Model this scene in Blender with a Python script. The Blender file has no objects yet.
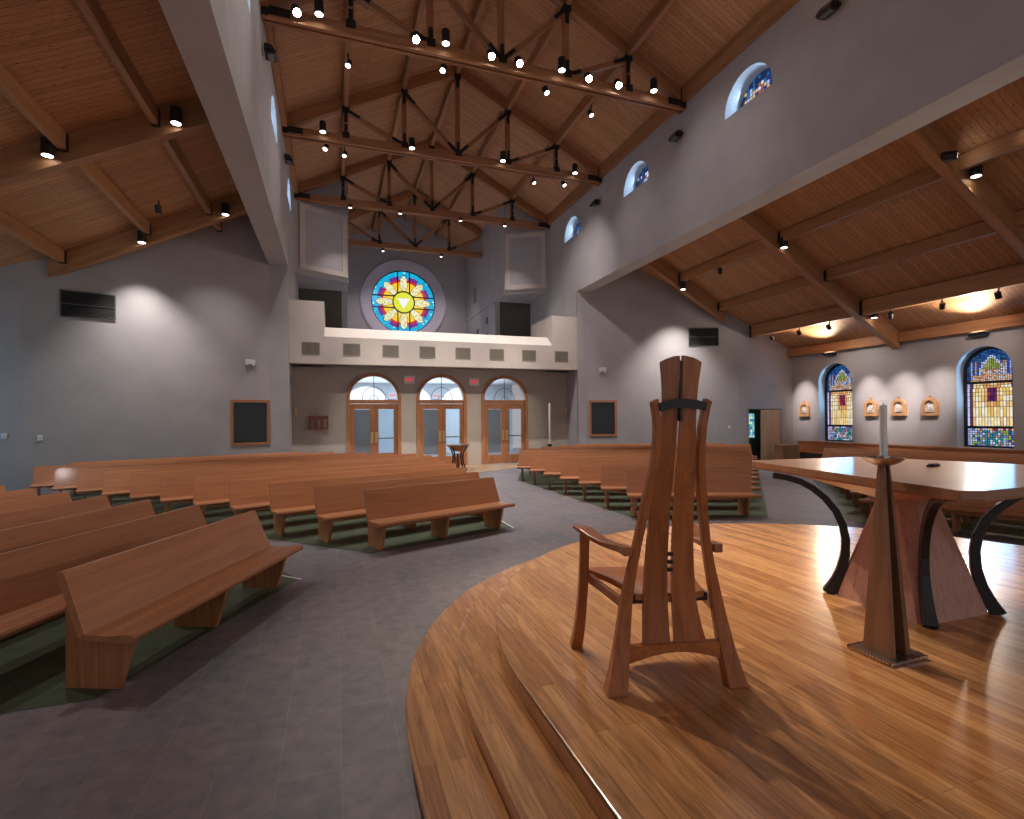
import bpy, bmesh, math, random
from mathutils import Vector, Matrix, geometry
random.seed(7)
S = bpy.context.scene
COL = S.collection
R = math.radians

# ---------------------------------------------------------------- camera
cam = bpy.data.cameras.new('camera'); camo = bpy.data.objects.new('camera', cam); COL.objects.link(camo); S.camera = camo
YAW, PIT, ROL = R(19.025), R(.3812), R(-.5252)
F0 = Vector((math.sin(YAW), math.cos(YAW), 0)); R0 = Vector((math.cos(YAW), -math.sin(YAW), 0)); U0 = Vector((0, 0, 1))
F2 = F0*math.cos(PIT) + U0*math.sin(PIT); U2 = U0*math.cos(PIT) - F0*math.sin(PIT)
R3 = R0*math.cos(ROL) + U2*math.sin(ROL); U3 = U2*math.cos(ROL) - R0*math.sin(ROL)
M = Matrix((R3, U3, -F2)).transposed().to_4x4(); M.translation = Vector((0, 0, 1.95)); camo.matrix_world = M
cam.sensor_fit = 'HORIZONTAL'; cam.sensor_width = 36; cam.lens = 517.55/1024*36
cam.shift_y = (415.198 - 409.5)/1024; cam.clip_start = .05; cam.clip_end = 200

# ---------------------------------------------------------------- world and exposure
w = bpy.data.worlds.new('sky'); S.world = w; w.use_nodes = True
w.node_tree.nodes['Background'].inputs[0].default_value = (.84, .82, .88, 1)
w.node_tree.nodes['Background'].inputs[1].default_value = .45
S.view_settings.view_transform = 'Standard'; S.view_settings.look = 'None'
S.view_settings.gamma = 1; S.view_settings.use_curve_mapping = False
S.view_settings.exposure = 0.0
S.cycles.use_denoising = True
S.cycles.max_bounces = 6; S.cycles.diffuse_bounces = 4; S.cycles.glossy_bounces = 3
S.cycles.sample_clamp_indirect = 4; S.cycles.caustics_reflective = False; S.cycles.caustics_refractive = False

# ---------------------------------------------------------------- materials
def newmat(name):
    m = bpy.data.materials.new(name); m.use_nodes = True
    nt = m.node_tree; b = nt.nodes['Principled BSDF']
    return m, nt, b
def plain(name, col, rough=.6, metal=0, spec=.5):
    m, nt, b = newmat(name)
    b.inputs['Base Color'].default_value = (*col, 1); b.inputs['Roughness'].default_value = rough
    b.inputs['Metallic'].default_value = metal; b.inputs['Specular IOR Level'].default_value = spec
    return m
def N(nt, t, **k):
    n = nt.nodes.new(t)
    for a, v in k.items(): setattr(n, a, v)
    return n
def ramp(nt, stops):
    n = nt.nodes.new('ShaderNodeValToRGB'); e = n.color_ramp.elements
    e[0].position, e[0].color = stops[0][0], (*stops[0][1], 1)
    e[1].position, e[1].color = stops[-1][0], (*stops[-1][1], 1)
    for p, c in stops[1:-1]:
        q = e.new(p); q.color = (*c, 1)
    return n
def paint(name, col, rough=.75):
    m, nt, b = newmat(name)
    tc = N(nt, 'ShaderNodeTexCoord'); no = N(nt, 'ShaderNodeTexNoise'); no.inputs['Scale'].default_value = 1.3; no.inputs['Detail'].default_value = 5
    r = ramp(nt, [(.3, tuple(c*.93 for c in col)), (.7, tuple(c*1.05 for c in col))])
    nt.links.new(tc.outputs['Object'], no.inputs['Vector']); nt.links.new(no.outputs['Fac'], r.inputs['Fac']); nt.links.new(r.outputs['Color'], b.inputs['Base Color'])
    b.inputs['Roughness'].default_value = rough; b.inputs['Specular IOR Level'].default_value = .25
    return m
def wood(name, dark, mid, light, axis=0, scale=1.0, rough=.4, coat=0, spec=.4):
    m, nt, b = newmat(name)
    tc = N(nt, 'ShaderNodeTexCoord'); mp = N(nt, 'ShaderNodeMapping')
    s = [14*scale]*3; s[axis] = .9*scale; mp.inputs['Scale'].default_value = s
    oi = N(nt, 'ShaderNodeObjectInfo'); add = N(nt, 'ShaderNodeVectorMath', operation='ADD')
    mul = N(nt, 'ShaderNodeMath', operation='MULTIPLY'); mul.inputs[1].default_value = 37
    nt.links.new(oi.outputs['Random'], mul.inputs[0]); nt.links.new(mul.outputs[0], add.inputs[1])
    nt.links.new(tc.outputs['Object'], mp.inputs['Vector']); nt.links.new(mp.outputs[0], add.inputs[0])
    no = N(nt, 'ShaderNodeTexNoise'); no.inputs['Scale'].default_value = 1.0; no.inputs['Detail'].default_value = 7; no.inputs['Roughness'].default_value = .62; no.inputs['Distortion'].default_value = .9
    nt.links.new(add.outputs[0], no.inputs['Vector'])
    r = ramp(nt, [(.3, dark), (.5, mid), (.72, light)])
    nt.links.new(no.outputs['Fac'], r.inputs['Fac'])
    hs = N(nt, 'ShaderNodeHueSaturation'); mr = N(nt, 'ShaderNodeMapRange'); mr.inputs['To Min'].default_value = .88; mr.inputs['To Max'].default_value = 1.12
    nt.links.new(oi.outputs['Random'], mr.inputs['Value']); nt.links.new(mr.outputs[0], hs.inputs['Value']); nt.links.new(r.outputs['Color'], hs.inputs['Color'])
    nt.links.new(hs.outputs['Color'], b.inputs['Base Color'])
    b.inputs['Roughness'].default_value = rough; b.inputs['Specular IOR Level'].default_value = spec
    b.inputs['Coat Weight'].default_value = coat; b.inputs['Coat Roughness'].default_value = .12
    return m
def boards(name, swap, width, length, c1, c2, gap, rough, coat=0, knots=True, gapsize=.004, bias=0, grain=.35):
    """boards laid edge to edge; swap=True runs them along Y, else along X"""
    m, nt, b = newmat(name)
    tc = N(nt, 'ShaderNodeTexCoord'); mp = N(nt, 'ShaderNodeMapping'); mp.inputs['Location'].default_value = (31.3, 57.1, 0)
    nt.links.new(tc.outputs['Object'], mp.inputs['Vector'])
    v = mp.outputs[0]
    if swap:
        sx = N(nt, 'ShaderNodeSeparateXYZ'); cx = N(nt, 'ShaderNodeCombineXYZ')
        nt.links.new(v, sx.inputs[0]); nt.links.new(sx.outputs['Y'], cx.inputs['X']); nt.links.new(sx.outputs['X'], cx.inputs['Y']); v = cx.outputs[0]
    br = N(nt, 'ShaderNodeTexBrick'); br.offset = .37; br.offset_frequency = 2
    for k, val in (('Scale', 1), ('Mortar Size', gapsize), ('Mortar Smooth', .3), ('Bias', bias), ('Brick Width', length), ('Row Height', width)): br.inputs[k].default_value = val
    br.inputs['Color1'].default_value = (*c1, 1); br.inputs['Color2'].default_value = (*c2, 1); br.inputs['Mortar'].default_value = (*gap, 1)
    nt.links.new(v, br.inputs['Vector'])
    m2 = N(nt, 'ShaderNodeMapping'); m2.inputs['Scale'].default_value = (1.6, 20, 6); nt.links.new(v, m2.inputs['Vector'])
    no = N(nt, 'ShaderNodeTexNoise'); no.inputs['Scale'].default_value = 1; no.inputs['Detail'].default_value = 6; no.inputs['Distortion'].default_value = 2.2
    nt.links.new(m2.outputs[0], no.inputs['Vector'])
    g = ramp(nt, [(.3, (1-grain,)*3), (.6, (1.0,)*3), (.8, (1+grain*.35,)*3)]); nt.links.new(no.outputs['Fac'], g.inputs['Fac'])
    mx = N(nt, 'ShaderNodeMix', data_type='RGBA', blend_type='MULTIPLY'); mx.inputs[0].default_value = 1
    nt.links.new(br.outputs['Color'], mx.inputs[6]); nt.links.new(g.outputs['Color'], mx.inputs[7]); out = mx.outputs[2]
    if knots:
        m3 = N(nt, 'ShaderNodeMapping'); m3.inputs['Scale'].default_value = (4.5, 11, 1); nt.links.new(v, m3.inputs['Vector'])
        vo = N(nt, 'ShaderNodeTexVoronoi'); vo.inputs['Scale'].default_value = 1; nt.links.new(m3.outputs[0], vo.inputs['Vector'])
        k = ramp(nt, [(.08, (.25, .2, .18)), (.17, (1, 1, 1))]); nt.links.new(vo.outputs['Distance'], k.inputs['Fac'])
        m4 = N(nt, 'ShaderNodeMix', data_type='RGBA', blend_type='MULTIPLY'); m4.inputs[0].default_value = .8
        nt.links.new(out, m4.inputs[6]); nt.links.new(k.outputs['Color'], m4.inputs[7]); out = m4.outputs[2]
    nt.links.new(out, b.inputs['Base Color'])
    b.inputs['Roughness'].default_value = rough; b.inputs['Coat Weight'].default_value = coat; b.inputs['Coat Roughness'].default_value = .14
    b.inputs['Specular IOR Level'].default_value = .4
    return m
def tiles(name, c1, c2, mortar):
    m, nt, b = newmat(name)
    tc = N(nt, 'ShaderNodeTexCoord'); mp = N(nt, 'ShaderNodeMapping'); mp.inputs['Location'].default_value = (33.0-.03, 65.0+.18, 0)
    nt.links.new(tc.outputs['Object'], mp.inputs['Vector'])
    br = N(nt, 'ShaderNodeTexBrick'); br.offset = 0
    for k, val in (('Scale', 1), ('Mortar Size', .005), ('Mortar Smooth', .4), ('Bias', 0), ('Brick Width', .33), ('Row Height', .65)): br.inputs[k].default_value = val
    br.inputs['Color1'].default_value = (*c1, 1); br.inputs['Color2'].default_value = (*c2, 1); br.inputs['Mortar'].default_value = (*mortar, 1)
    nt.links.new(mp.outputs[0], br.inputs['Vector'])
    no = N(nt, 'ShaderNodeTexNoise'); no.inputs['Scale'].default_value = 7; no.inputs['Detail'].default_value = 8; no.inputs['Roughness'].default_value = .65
    nt.links.new(mp.outputs[0], no.inputs['Vector'])
    g = ramp(nt, [(.3, (.72, .72, .74)), (.7, (1.2, 1.18, 1.15))]); nt.links.new(no.outputs['Fac'], g.inputs['Fac'])
    mx = N(nt, 'ShaderNodeMix', data_type='RGBA', blend_type='MULTIPLY'); mx.inputs[0].default_value = 1
    nt.links.new(br.outputs['Color'], mx.inputs[6]); nt.links.new(g.outputs['Color'], mx.inputs[7]); nt.links.new(mx.outputs[2], b.inputs['Base Color'])
    b.inputs['Roughness'].default_value = .5; b.inputs['Specular IOR Level'].default_value = .35
    return m
def glow(name, col, strength):
    m, nt, b = newmat(name)
    b.inputs['Base Color'].default_value = (*[c*.3 for c in col], 1)
    b.inputs['Emission Color'].default_value = (*col, 1); b.inputs['Emission Strength'].default_value = strength
    return m
def stained(name, strength):
    m, nt, b = newmat(name)
    at = N(nt, 'ShaderNodeVertexColor'); at.layer_name = 'Col'
    nt.links.new(at.outputs['Color'], b.inputs['Emission Color']); b.inputs['Emission Strength'].default_value = strength
    b.inputs['Base Color'].default_value = (.02, .02, .02, 1); b.inputs['Roughness'].default_value = .25
    return m
def glassy(name, tint, alpha):
    m, nt, b = newmat(name)
    b.inputs['Base Color'].default_value = (*tint, 1); b.inputs['Roughness'].default_value = .05
    b.inputs['Alpha'].default_value = alpha; b.inputs['Specular IOR Level'].default_value = .6
    return m

WALL = paint('warm_grey_plaster', (.42, .395, .39))
WALLD = paint('niche_shade_plaster', (.12, .105, .09))  # plaster colour darkened so the niches read as unlit openings
DOORWALL = paint('tan_plaster', (.50, .44, .38))
PARAPET = paint('cream_parapet_paint', (.56, .49, .44))
PANEL = paint('speaker_cloth', (.42, .39, .40))
WHITE = plain('white_plastic', (.7, .7, .7), .4)
BLACK = plain('black_steel', (.012, .011, .012), .45)
BLACKG = plain('black_grille', (.02, .022, .02), .7)
VENT = plain('tan_vent_metal', (.25, .21, .17), .5)
BRASS = plain('brass', (.75, .52, .24), .4, .6)
CHROME = plain('silver_metal', (.6, .6, .6), .3, 1)
OAK = wood('oak_pew', (.36, .138, .055), (.44, .175, .072), (.51, .215, .09), 0, 1, .40, .25)
OAKV = wood('oak_upright', (.30, .115, .042), (.44, .185, .075), (.52, .23, .095), 2, 1, .35, .2)
BEAM = wood('fir_beam', (.29, .14, .062), (.40, .195, .085), (.48, .245, .11), 0, .5, .5)
TRUSS = wood('fir_truss', (.28, .12, .052), (.39, .175, .075), (.47, .225, .10), 0, .5, .5)
CHERRY = wood('cherry_chair', (.27, .080, .022), (.39, .125, .036), (.47, .165, .052), 2, 1.3, .33, .3)
CHERRYH = wood('cherry_seat', (.27, .080, .022), (.39, .125, .036), (.47, .165, .052), 1, 1.3, .3, .3)
MAPLE = wood('lacewood_altar', (.36, .17, .11), (.46, .23, .155), (.54, .29, .20), 2, 2.2, .38, .15)
TOPWOOD = wood('altar_top_wood', (.21, .085, .035), (.28, .12, .052), (.34, .155, .07), 0, 1.0, .42, .55)
DARKW = plain('ebonised_wood', (.014, .010, .009), .38)
STANDW = wood('walnut_stand', (.17, .075, .035), (.25, .12, .06), (.31, .155, .08), 2, 1.3, .4)
DOORW = wood('oak_door', (.30, .12, .05), (.42, .18, .08), (.50, .23, .11), 2, 1, .4)
DECK = boards('cedar_decking', False, .14, 3.6, (.62, .33, .165), (.50, .255, .12), (.24, .12, .055), .6, gapsize=.006, grain=.25)
STRIP = boards('oak_strip_floor', True, .085, 1.3, (.64, .31, .115), (.43, .175, .058), (.16, .06, .02), .26, coat=.55, knots=False, gapsize=.0012, grain=.42)
RISER = wood('oak_riser', (.42, .18, .06), (.55, .25, .09), (.62, .30, .11), 0, .6, .3, .4)
TILE = tiles('slate_tile', (.235, .20, .205), (.185, .178, .192), (.25, .23, .225))
GREEN = tiles('green_tile', (.075, .10, .055), (.062, .085, .05), (.10, .12, .08))
MOSAIC = tiles('tan_mosaic', (.52, .33, .17), (.42, .27, .15), (.5, .4, .3))
GLASSDK = plain('dark_window_glass', (.012, .016, .016), .08)
LENS = glow('lamp_lens', (1, .95, .88), 9)
LENSHOT = glow('lamp_lens_bright', (1, .96, .95), 60)
SCONCEL = glow('uplight_glow', (1, .8, .6), 5)
EXITM = glow('exit_red', (1, .05, .08), .75)
DAY = glow('daylight_pane', (.95, .98, 1), 1.3)
BLUEPANE = paint('blue_grey_vestibule', (.30, .37, .42))

# ---------------------------------------------------------------- mesh builder
class MB:
    def __init__(s): s.v, s.f, s.c = [], [], []
    def add(s, vs, fs, col=None):
        o = len(s.v); s.v += [tuple(p) for p in vs]
        for f in fs: s.f.append([i+o for i in f]); s.c.append(col)
        return s
    def box(s, a, b, col=None):
        (x0, y0, z0), (x1, y1, z1) = a, b
        return s.add([(x0,y0,z0),(x1,y0,z0),(x1,y1,z0),(x0,y1,z0),(x0,y0,z1),(x1,y0,z1),(x1,y1,z1),(x0,y1,z1)],
                     [(0,3,2,1),(4,5,6,7),(0,1,5,4),(1,2,6,5),(2,3,7,6),(3,0,4,7)], col)
    def prism(s, poly, f0, f1, col=None):
        """poly: 2d points; f0/f1 map a 2d point to 3d on the two faces"""
        n = len(poly); vs = [f0(*p) for p in poly] + [f1(*p) for p in poly]
        return s.add(vs, [list(range(n))[::-1], list(range(n, 2*n))] + [(i, (i+1) % n, (i+1) % n+n, i+n) for i in range(n)], col)
    def tube(s, pts, rad, n=8, cap=True):
        pts = [Vector(p) for p in pts]
        if not hasattr(rad, '__len__'): rad = [rad]*len(pts)
        vs, up = [], None
        for i, p in enumerate(pts):
            t = (pts[min(i+1, len(pts)-1)] - pts[max(i-1, 0)]).normalized()
            if up is None: up = t.orthogonal().normalized()
            up = (up - t*up.dot(t)).normalized(); q = t.cross(up)
            vs += [p + (up*math.cos(2*math.pi*k/n) + q*math.sin(2*math.pi*k/n))*rad[i] for k in range(n)]
        fs = [(i*n+k, i*n+(k+1) % n, (i+1)*n+(k+1) % n, (i+1)*n+k) for i in range(len(pts)-1) for k in range(n)]
        if cap: fs += [list(range(n))[::-1], list(range((len(pts)-1)*n, len(pts)*n))]
        return s.add(vs, fs)
    def ribbon(s, pts, wid, thk, side):
        """rectangular section swept along pts; side = sideways direction"""
        pts = [Vector(p) for p in pts]; side = Vector(side)
        if not hasattr(wid, '__len__'): wid = [wid]*len(pts)
        if not hasattr(thk, '__len__'): thk = [thk]*len(pts)
        vs = []
        for i, p in enumerate(pts):
            t = (pts[min(i+1, len(pts)-1)] - pts[max(i-1, 0)]).normalized()
            sd = (side - t*side.dot(t)).normalized(); q = t.cross(sd)
            a, b = wid[i]/2, thk[i]/2
            vs += [p+sd*a+q*b, p-sd*a+q*b, p-sd*a-q*b, p+sd*a-q*b]
        m = len(pts)
        fs = [(i*4+k, i*4+(k+1) % 4, (i+1)*4+(k+1) % 4, (i+1)*4+k) for i in range(m-1) for k in range(4)] + [(3,2,1,0), ((m-1)*4, (m-1)*4+1, (m-1)*4+2, (m-1)*4+3)]
        return s.add(vs, fs)
    def lathe(s, prof, c=(0,0,0), n=20):
        vs = [(c[0]+r*math.cos(2*math.pi*k/n), c[1]+r*math.sin(2*math.pi*k/n), c[2]+z) for r, z in prof for k in range(n)]
        m = len(prof)
        fs = [(i*n+k, i*n+(k+1) % n, (i+1)*n+(k+1) % n, (i+1)*n+k) for i in range(m-1) for k in range(n)]
        fs += [list(range(n))[::-1], list(range((m-1)*n, m*n))]
        return s.add(vs, fs)
    def build(s, name, mat, parent=None, mw=None, smooth=False, bevel=0):
        me = bpy.data.meshes.new(name); me.from_pydata(s.v, [], s.f)
        if any(c is not None for c in s.c):
            ca = me.color_attributes.new('Col', 'FLOAT_COLOR', 'CORNER')
            for p in me.polygons:
                c = s.c[p.index] or (0, 0, 0)
                for li in p.loop_indices: ca.data[li].color = (*c, 1)
        bm = bmesh.new(); bm.from_mesh(me)
        if not any(c is not None for c in s.c): bmesh.ops.recalc_face_normals(bm, faces=bm.faces)
        bm.to_mesh(me); bm.free()
        me.materials.append(mat)
        if smooth:
            for p in me.polygons: p.use_smooth = True
        o = bpy.data.objects.new(name, me); COL.objects.link(o)
        if parent: o.parent = parent
        if mw is not None: o.matrix_local = mw
        if bevel:
            b = o.modifiers.new('bevel', 'BEVEL'); b.width = bevel; b.segments = 2; b.limit_method = 'ANGLE'
        if smooth:
            e = o.modifiers.new('edges', 'EDGE_SPLIT'); e.split_angle = R(40)
        return o

def tag(o, label=None, cat=None, group=None, kind=None):
    if label: o['label'] = label
    if cat: o['category'] = cat
    if group: o['group'] = group
    if kind: o['kind'] = kind
    return o
def empty(name, loc=(0,0,0), rz=0):
    o = bpy.data.objects.new(name, None); COL.objects.link(o); o.location = loc; o.rotation_euler = (0, 0, rz); o.empty_display_size = .1
    return o
def copy_tree(o, parent=None):
    c = o.copy(); COL.objects.link(c); c.parent = parent
    if parent is not None: c.matrix_parent_inverse = o.matrix_parent_inverse.copy()
    for ch in list(o.children): copy_tree(ch, c)
    return c
ORD = ['first', 'second', 'third', 'fourth', 'fifth', 'sixth', 'seventh', 'eighth', 'ninth', 'tenth', 'eleventh', 'twelfth', 'thirteenth']

def frame_mat(p, q, up=(0,0,1)):
    p, q = Vector(p), Vector(q); x = (q-p).normalized(); up = Vector(up)
    y = up.cross(x)
    if y.length < 1e-4: y = Vector((0,1,0)).cross(x)
    y.normalize(); z = x.cross(y)
    m = Matrix((x, y, z)).transposed().to_4x4(); m.translation = p
    return m, (q-p).length
def beam(name, p, q, w, h, mat, parent=None, up=(0,0,1), top=False, bevel=0):
    """rectangular timber whose own X runs along it; top=True hangs it below the line p-q"""
    m, L = frame_mat(p, q, up)
    b = MB().box((0, -w/2, -h if top else -h/2), (L, w/2, 0 if top else h/2))
    return b.build(name, mat, parent, m, bevel=bevel)
def struct(o, label=None): o['kind'] = 'structure'; 
def arc(cx, cz, r, a0, a1, n): return [(cx+r*math.cos(a0+(a1-a0)*i/n), cz+r*math.sin(a0+(a1-a0)*i/n)) for i in range(n+1)]
def arch(s0, s1, z0, ztop, n=18):
    r = (s1-s0)/2; c = (s0+s1)/2; ry = min(r, ztop-z0); zs = ztop-ry
    pts = [(s0, z0), (s1, z0)]
    for i in range(n+1):
        a = math.pi*i/n; pts.append((c+r*math.cos(a), zs+ry*math.sin(a)))
    out = []
    for p in pts:
        if not out or (abs(p[0]-out[-1][0])+abs(p[1]-out[-1][1])) > 1e-5: out.append(p)
    return out
def holed_wall(name, outer, holes, f0, f1, mat, parent=None):
    mb = MB(); loops = [outer]+holes
    tri = geometry.tessellate_polygon([[Vector((p[0], p[1], 0)) for p in l] for l in loops])
    flat = [p for l in loops for p in l]; n = len(flat)
    vs = [f0(*p) for p in flat]+[f1(*p) for p in flat]
    fs = [list(t) for t in tri]+[[i+n for i in t][::-1] for t in tri]
    k = 0
    for l in loops:
        m = len(l); fs += [(k+i, k+(i+1) % m, k+(i+1) % m+n, k+i+n) for i in range(m)]; k += m
    mb.add(vs, fs); o = mb.build(name, mat, parent); o['kind'] = 'structure'
    return o

# ================================================================ SHELL
XL, XR = -1.5, 10.03          # inner faces of the nave walls
XLo, XRo = -2.13, 10.68
XC = 4.27
YF = -4.0                     # where the modelled part ends behind the camera
YB = 24.2
ZB = 7.46
def deckz(x): return 11.75+.5*(XR-x if x > XC else x-XL)
def ldeck(x): return 9.06-.495*(-2.7-x)
def rdeck(x): return 8.77-.548*(x-12)
Z0 = lambda p: p

# floor
MB().box((-10.9, YF, -.15), (19.6, 32.6, 0)).build('floor', TILE)['kind'] = 'structure'
def slab(name, poly, z0, z1, mat, kind=None, bevel=0):
    o = MB().prism(poly, lambda x, y: (x, y, z0), lambda x, y: (x, y, z1)).build(name, mat, bevel=bevel)
    if kind: o['kind'] = kind
    return o
slab('floor', [(.48, 7.85), (3.02, 8.75), (3.02, 15.4), (2.2, 17.6), (-1.6, 19.5), (-7.9, 17.6), (-8.4, 17.0), (-7.3, 15.9)], 0, .004, GREEN, 'structure')
slab('floor', [(7.92, 7.85), (5.5, 8.72), (5.5, 15.4), (2*XC-2.2, 17.6), (2*XC+1.6, 19.5), (2*XC+7.9, 17.6), (2*XC+8.2, 17.0), (2*XC+7.0, 15.9)], 0, .004, GREEN, 'structure')
slab('floor', [(-1.6, 4.42), (-.42, 6.88), (-.6, 7.25), (-7.2, 13.9), (-10.2, 13.9), (-10.2, 4.42)], 0, .004, GREEN, 'structure')
slab('floor', [(2*XC+1.6, 4.42), (2*XC+.42, 6.88), (2*XC+.6, 7.25), (2*XC+7.2, 13.9), (2*XC+10.2, 13.9), (2*XC+10.2, 4.42)], 0, .004, GREEN, 'structure')
slab('floor', [(2.9, 19.6), (4.27, 18.1), (5.9, 18.7), (8.1, 20.4), (5.7, 21.35), (4.3, 21.35)], 0, .004, MOSAIC, 'structure')
for x in (2.99,):
    slab('trim_1', [(3.0, 8.72), (3.03, 8.72), (3.03, 9.6), (3.0, 9.6)], .004, .008, WHITE, 'structure')
slab('trim_2', [(-.40, 6.85), (-.38, 6.87), (-.62, 7.12), (-.64, 7.10)], .004, .008, WHITE, 'structure')

# platform of three round-fronted steps
def stadium(r, z0, z1, name):
    pts = [(XC-r, YF+.6), (XC+r, YF+.6)] + [(XC+r*math.cos(math.pi*i/72), 2.78+r*math.sin(math.pi*i/72)) for i in range(73)]
    mb = MB(); n = len(pts)
    return pts
for r, z0, z1 in ((3.89, 0, .15), (3.55, .15, .30), (3.27, .30, .45)):
    pts = stadium(r, z0, z1, '')
    o = slab('floor', [(XC+(x-XC)*(r-.025)/r if y > 0 else XC+(x-XC)*(r-.025)/r, y if y < 2.78 else 2.78+(y-2.78)*(r-.025)/r) for x, y in pts], z0, z1-.03, RISER, 'structure')
    o = slab('floor', pts, z1-.03, z1, STRIP, 'structure', bevel=.008)

# nave walls with clerestory windows
CLY = (.15, 5.3, 10.45, 15.6, 20.7)
def nave_wall(side):
    xi, xo = (XL, XLo) if side < 0 else (XR, XRo)
    holes = [arch(y-.8, y+.8, 9.95, 10.83) for y in CLY]
    # a closing strip behind the pier line keeps the wall going down to the floor
    outer = [(YF, ZB), (20.3, ZB), (20.3, 0), (25.9, 0), (25.9, 11.9), (YF, 11.9)]
    o = holed_wall('wall_left' if side < 0 else 'wall_right', outer, holes, lambda s, z: (xi, s, z), lambda s, z: (xo, s, z), WALL)
nave_wall(-1); nave_wall(1)

def stained_panel(name, f, w, h, spring, colfn, nu, nv, parent, mat, lead=.006):
    """f(u, v) -> 3d; arched panel of small coloured quarries, w wide, spring high then a round head"""
    mb = MB(); du, dv = w/nu, h/nv; r = w/2
    for i in range(nu):
        for j in range(nv):
            u0, u1, v0, v1 = i*du+lead, (i+1)*du-lead, j*dv+lead, (j+1)*dv-lead
            um, vm = (u0+u1)/2-r, (v0+v1)/2
            if vm > spring and (um/r)**2+((vm-spring)/max(h-spring, .01))**2 > 1.0: continue
            mb.add([f(u0, v0), f(u1, v0), f(u1, v1), f(u0, v1)], [(0, 1, 2, 3)], colfn(um/r, vm/h, i, j))
    return mb.build(name, mat, parent)
ST = stained('stained_glass', 1.1)
STD = stained('stained_glass_clerestory', 1.1)
def clere_col(u, v, i, j):
    rnd = random.random()
    if abs(u) > .72 or v > .78: return (.004, .02, .10) if rnd < .7 else (.01, .10, .30)
    if abs(u) < .16: return (.6, .65, .8) if rnd < .5 else (.35, .08, .06)
    if v < .25: return (.6, .3, .03) if rnd < .5 else (.5, .55, .75)
    return random.choice([(.005, .03, .2), (.35, .45, .8), (.01, .12, .35), (.55, .4, .2), (.004, .015, .08), (.005, .02, .12)])
wn = 0
for side in (1, -1):
    for y in CLY:
        if y < 9: continue
        wn += 1
        x = XR+.42 if side > 0 else XL-.42
        e = empty('window_%d' % wn, (x, y, 9.95)); e['kind'] = 'structure'
        fr = MB().prism(arch(-.8, .8, 0, .88), lambda s, z: (.05*side, s, z), lambda s, z: (.09*side, s, z)).build('back_frame', BLACK, e)
        stained_panel('stained_glass_panel', lambda u, v: ((.03)*side, u-.76, v+.03), 1.52, .82, .02, clere_col, 16, 8, e, STD, .008)

# gable roof decks
def deck(name, pts, t, mat, parent=None):
    n = len(pts)
    o = MB().add([*pts, *[(x, y, z+t) for x, y, z in pts]], [list(range(n)), list(range(n, 2*n))[::-1]]+[(i, (i+1) % n, (i+1) % n+n, i+n) for i in range(n)]).build(name, mat, parent)
    o['kind'] = 'structure'; return o
deck('ceiling', [(XL-.6, YF, deckz(XL-.6)), (XC, YF, deckz(XC)), (XC, 32.6, deckz(XC)), (XL-.6, 32.6, deckz(XL-.6))], .12, DECK)
deck('ceiling', [(XC, YF, deckz(XC)), (XR+.6, YF, deckz(XR+.6)), (XR+.6, 32.6, deckz(XR+.6)), (XC, 32.6, deckz(XC))], .12, DECK)
deck('ceiling', [(-11.0, YF, ldeck(-11)), (XLo, YF, ldeck(XLo)), (XLo, 20.6, ldeck(XLo)), (-11.0, 20.6, ldeck(-11))], .12, DECK)
deck('ceiling', [(XRo, YF, rdeck(XRo)), (19.6, YF, rdeck(19.6)), (19.6, 20.9, rdeck(19.6)), (XRo, 20.9, rdeck(XRo))], .12, DECK)

# outer aisle walls
WY = (10.55, 15.66, 5.45, .35)
def outer_wall():
    holes = [arch(y-.74, y+.74, .90, 4.07) for y in (.25, 5.35, 10.45, 15.51)]
    outer = [(YF, 0), (20.3, 0), (20.3, 5.1), (YF, 5.1)]
    holed_wall('wall_east', outer, holes, lambda s, z: (19.15, s, z), lambda s, z: (19.6, s, z), WALL)
outer_wall()
holed_wall('wall_west', [(YF, 0), (20.3, 0), (20.3, 5.3), (YF, 5.3)], [arch(y-.74, y+.74, .90, 4.07) for y in (.25, 5.35, 10.45, 15.51)], lambda s, z: (-10.6, s, z), lambda s, z: (-11.0, s, z), WALL)

# splayed back walls of the aisles, with a glazed opening each
def splay(name, p, q, ztop_p, ztop_q, holes):
    p, q = Vector((*p, 0)), Vector((*q, 0)); d = (q-p).normalized(); n = Vector((d.y, -d.x, 0))
    if n.y < 0: n = -n
    L = (q-p).length
    return holed_wall(name, [(0, 0), (L, 0), (L, ztop_q), (0, ztop_p)], holes, lambda s, z: tuple(p+d*s+Vector((0,0,z))), lambda s, z: tuple(p+d*s+n*.3+Vector((0,0,z))), WALL), p, d, n
BLUE_SIDE = paint('cool_grey_plaster', (.36, .40, .42))
def rect(s0, s1, z0, z1): return [(s0, z0), (s1, z0), (s1, z1), (s0, z1)]
# left: starts at the pier, ends at the corner beside the far left edge of the view
c_l = math.sqrt(1+.36**2)
o, pL, dL, nL = splay('wall_back_left', (XLo, 20.0), (-8.13, 20.0-.36*6.0), ldeck(XLo)+.1, ldeck(-8.13)+.1, [rect((.03+.02)*c_l+.03, 1.15*c_l, 1.2, 2.6)])
o, pR, dR, nR = splay('wall_back_right', (10.42, 20.30), (16.65, 20.2-.36*5.97), rdeck(XRo)+.2, rdeck(16.65)+.1, [rect(.18, 1.30, 1.22, 2.64)])
o2, a_, b_, c_ = splay('wall_corner_left', (-8.13, 17.84), (-10.7, 17.3), ldeck(-8.13)+.1, ldeck(-10.7)+.1, [])
splay('wall_corner_right', (16.65, 18.05), (19.2, 17.55), rdeck(16.65)+.1, rdeck(19.2)+.1, [rect(.45, 1.98, 0, 2.27)])
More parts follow.
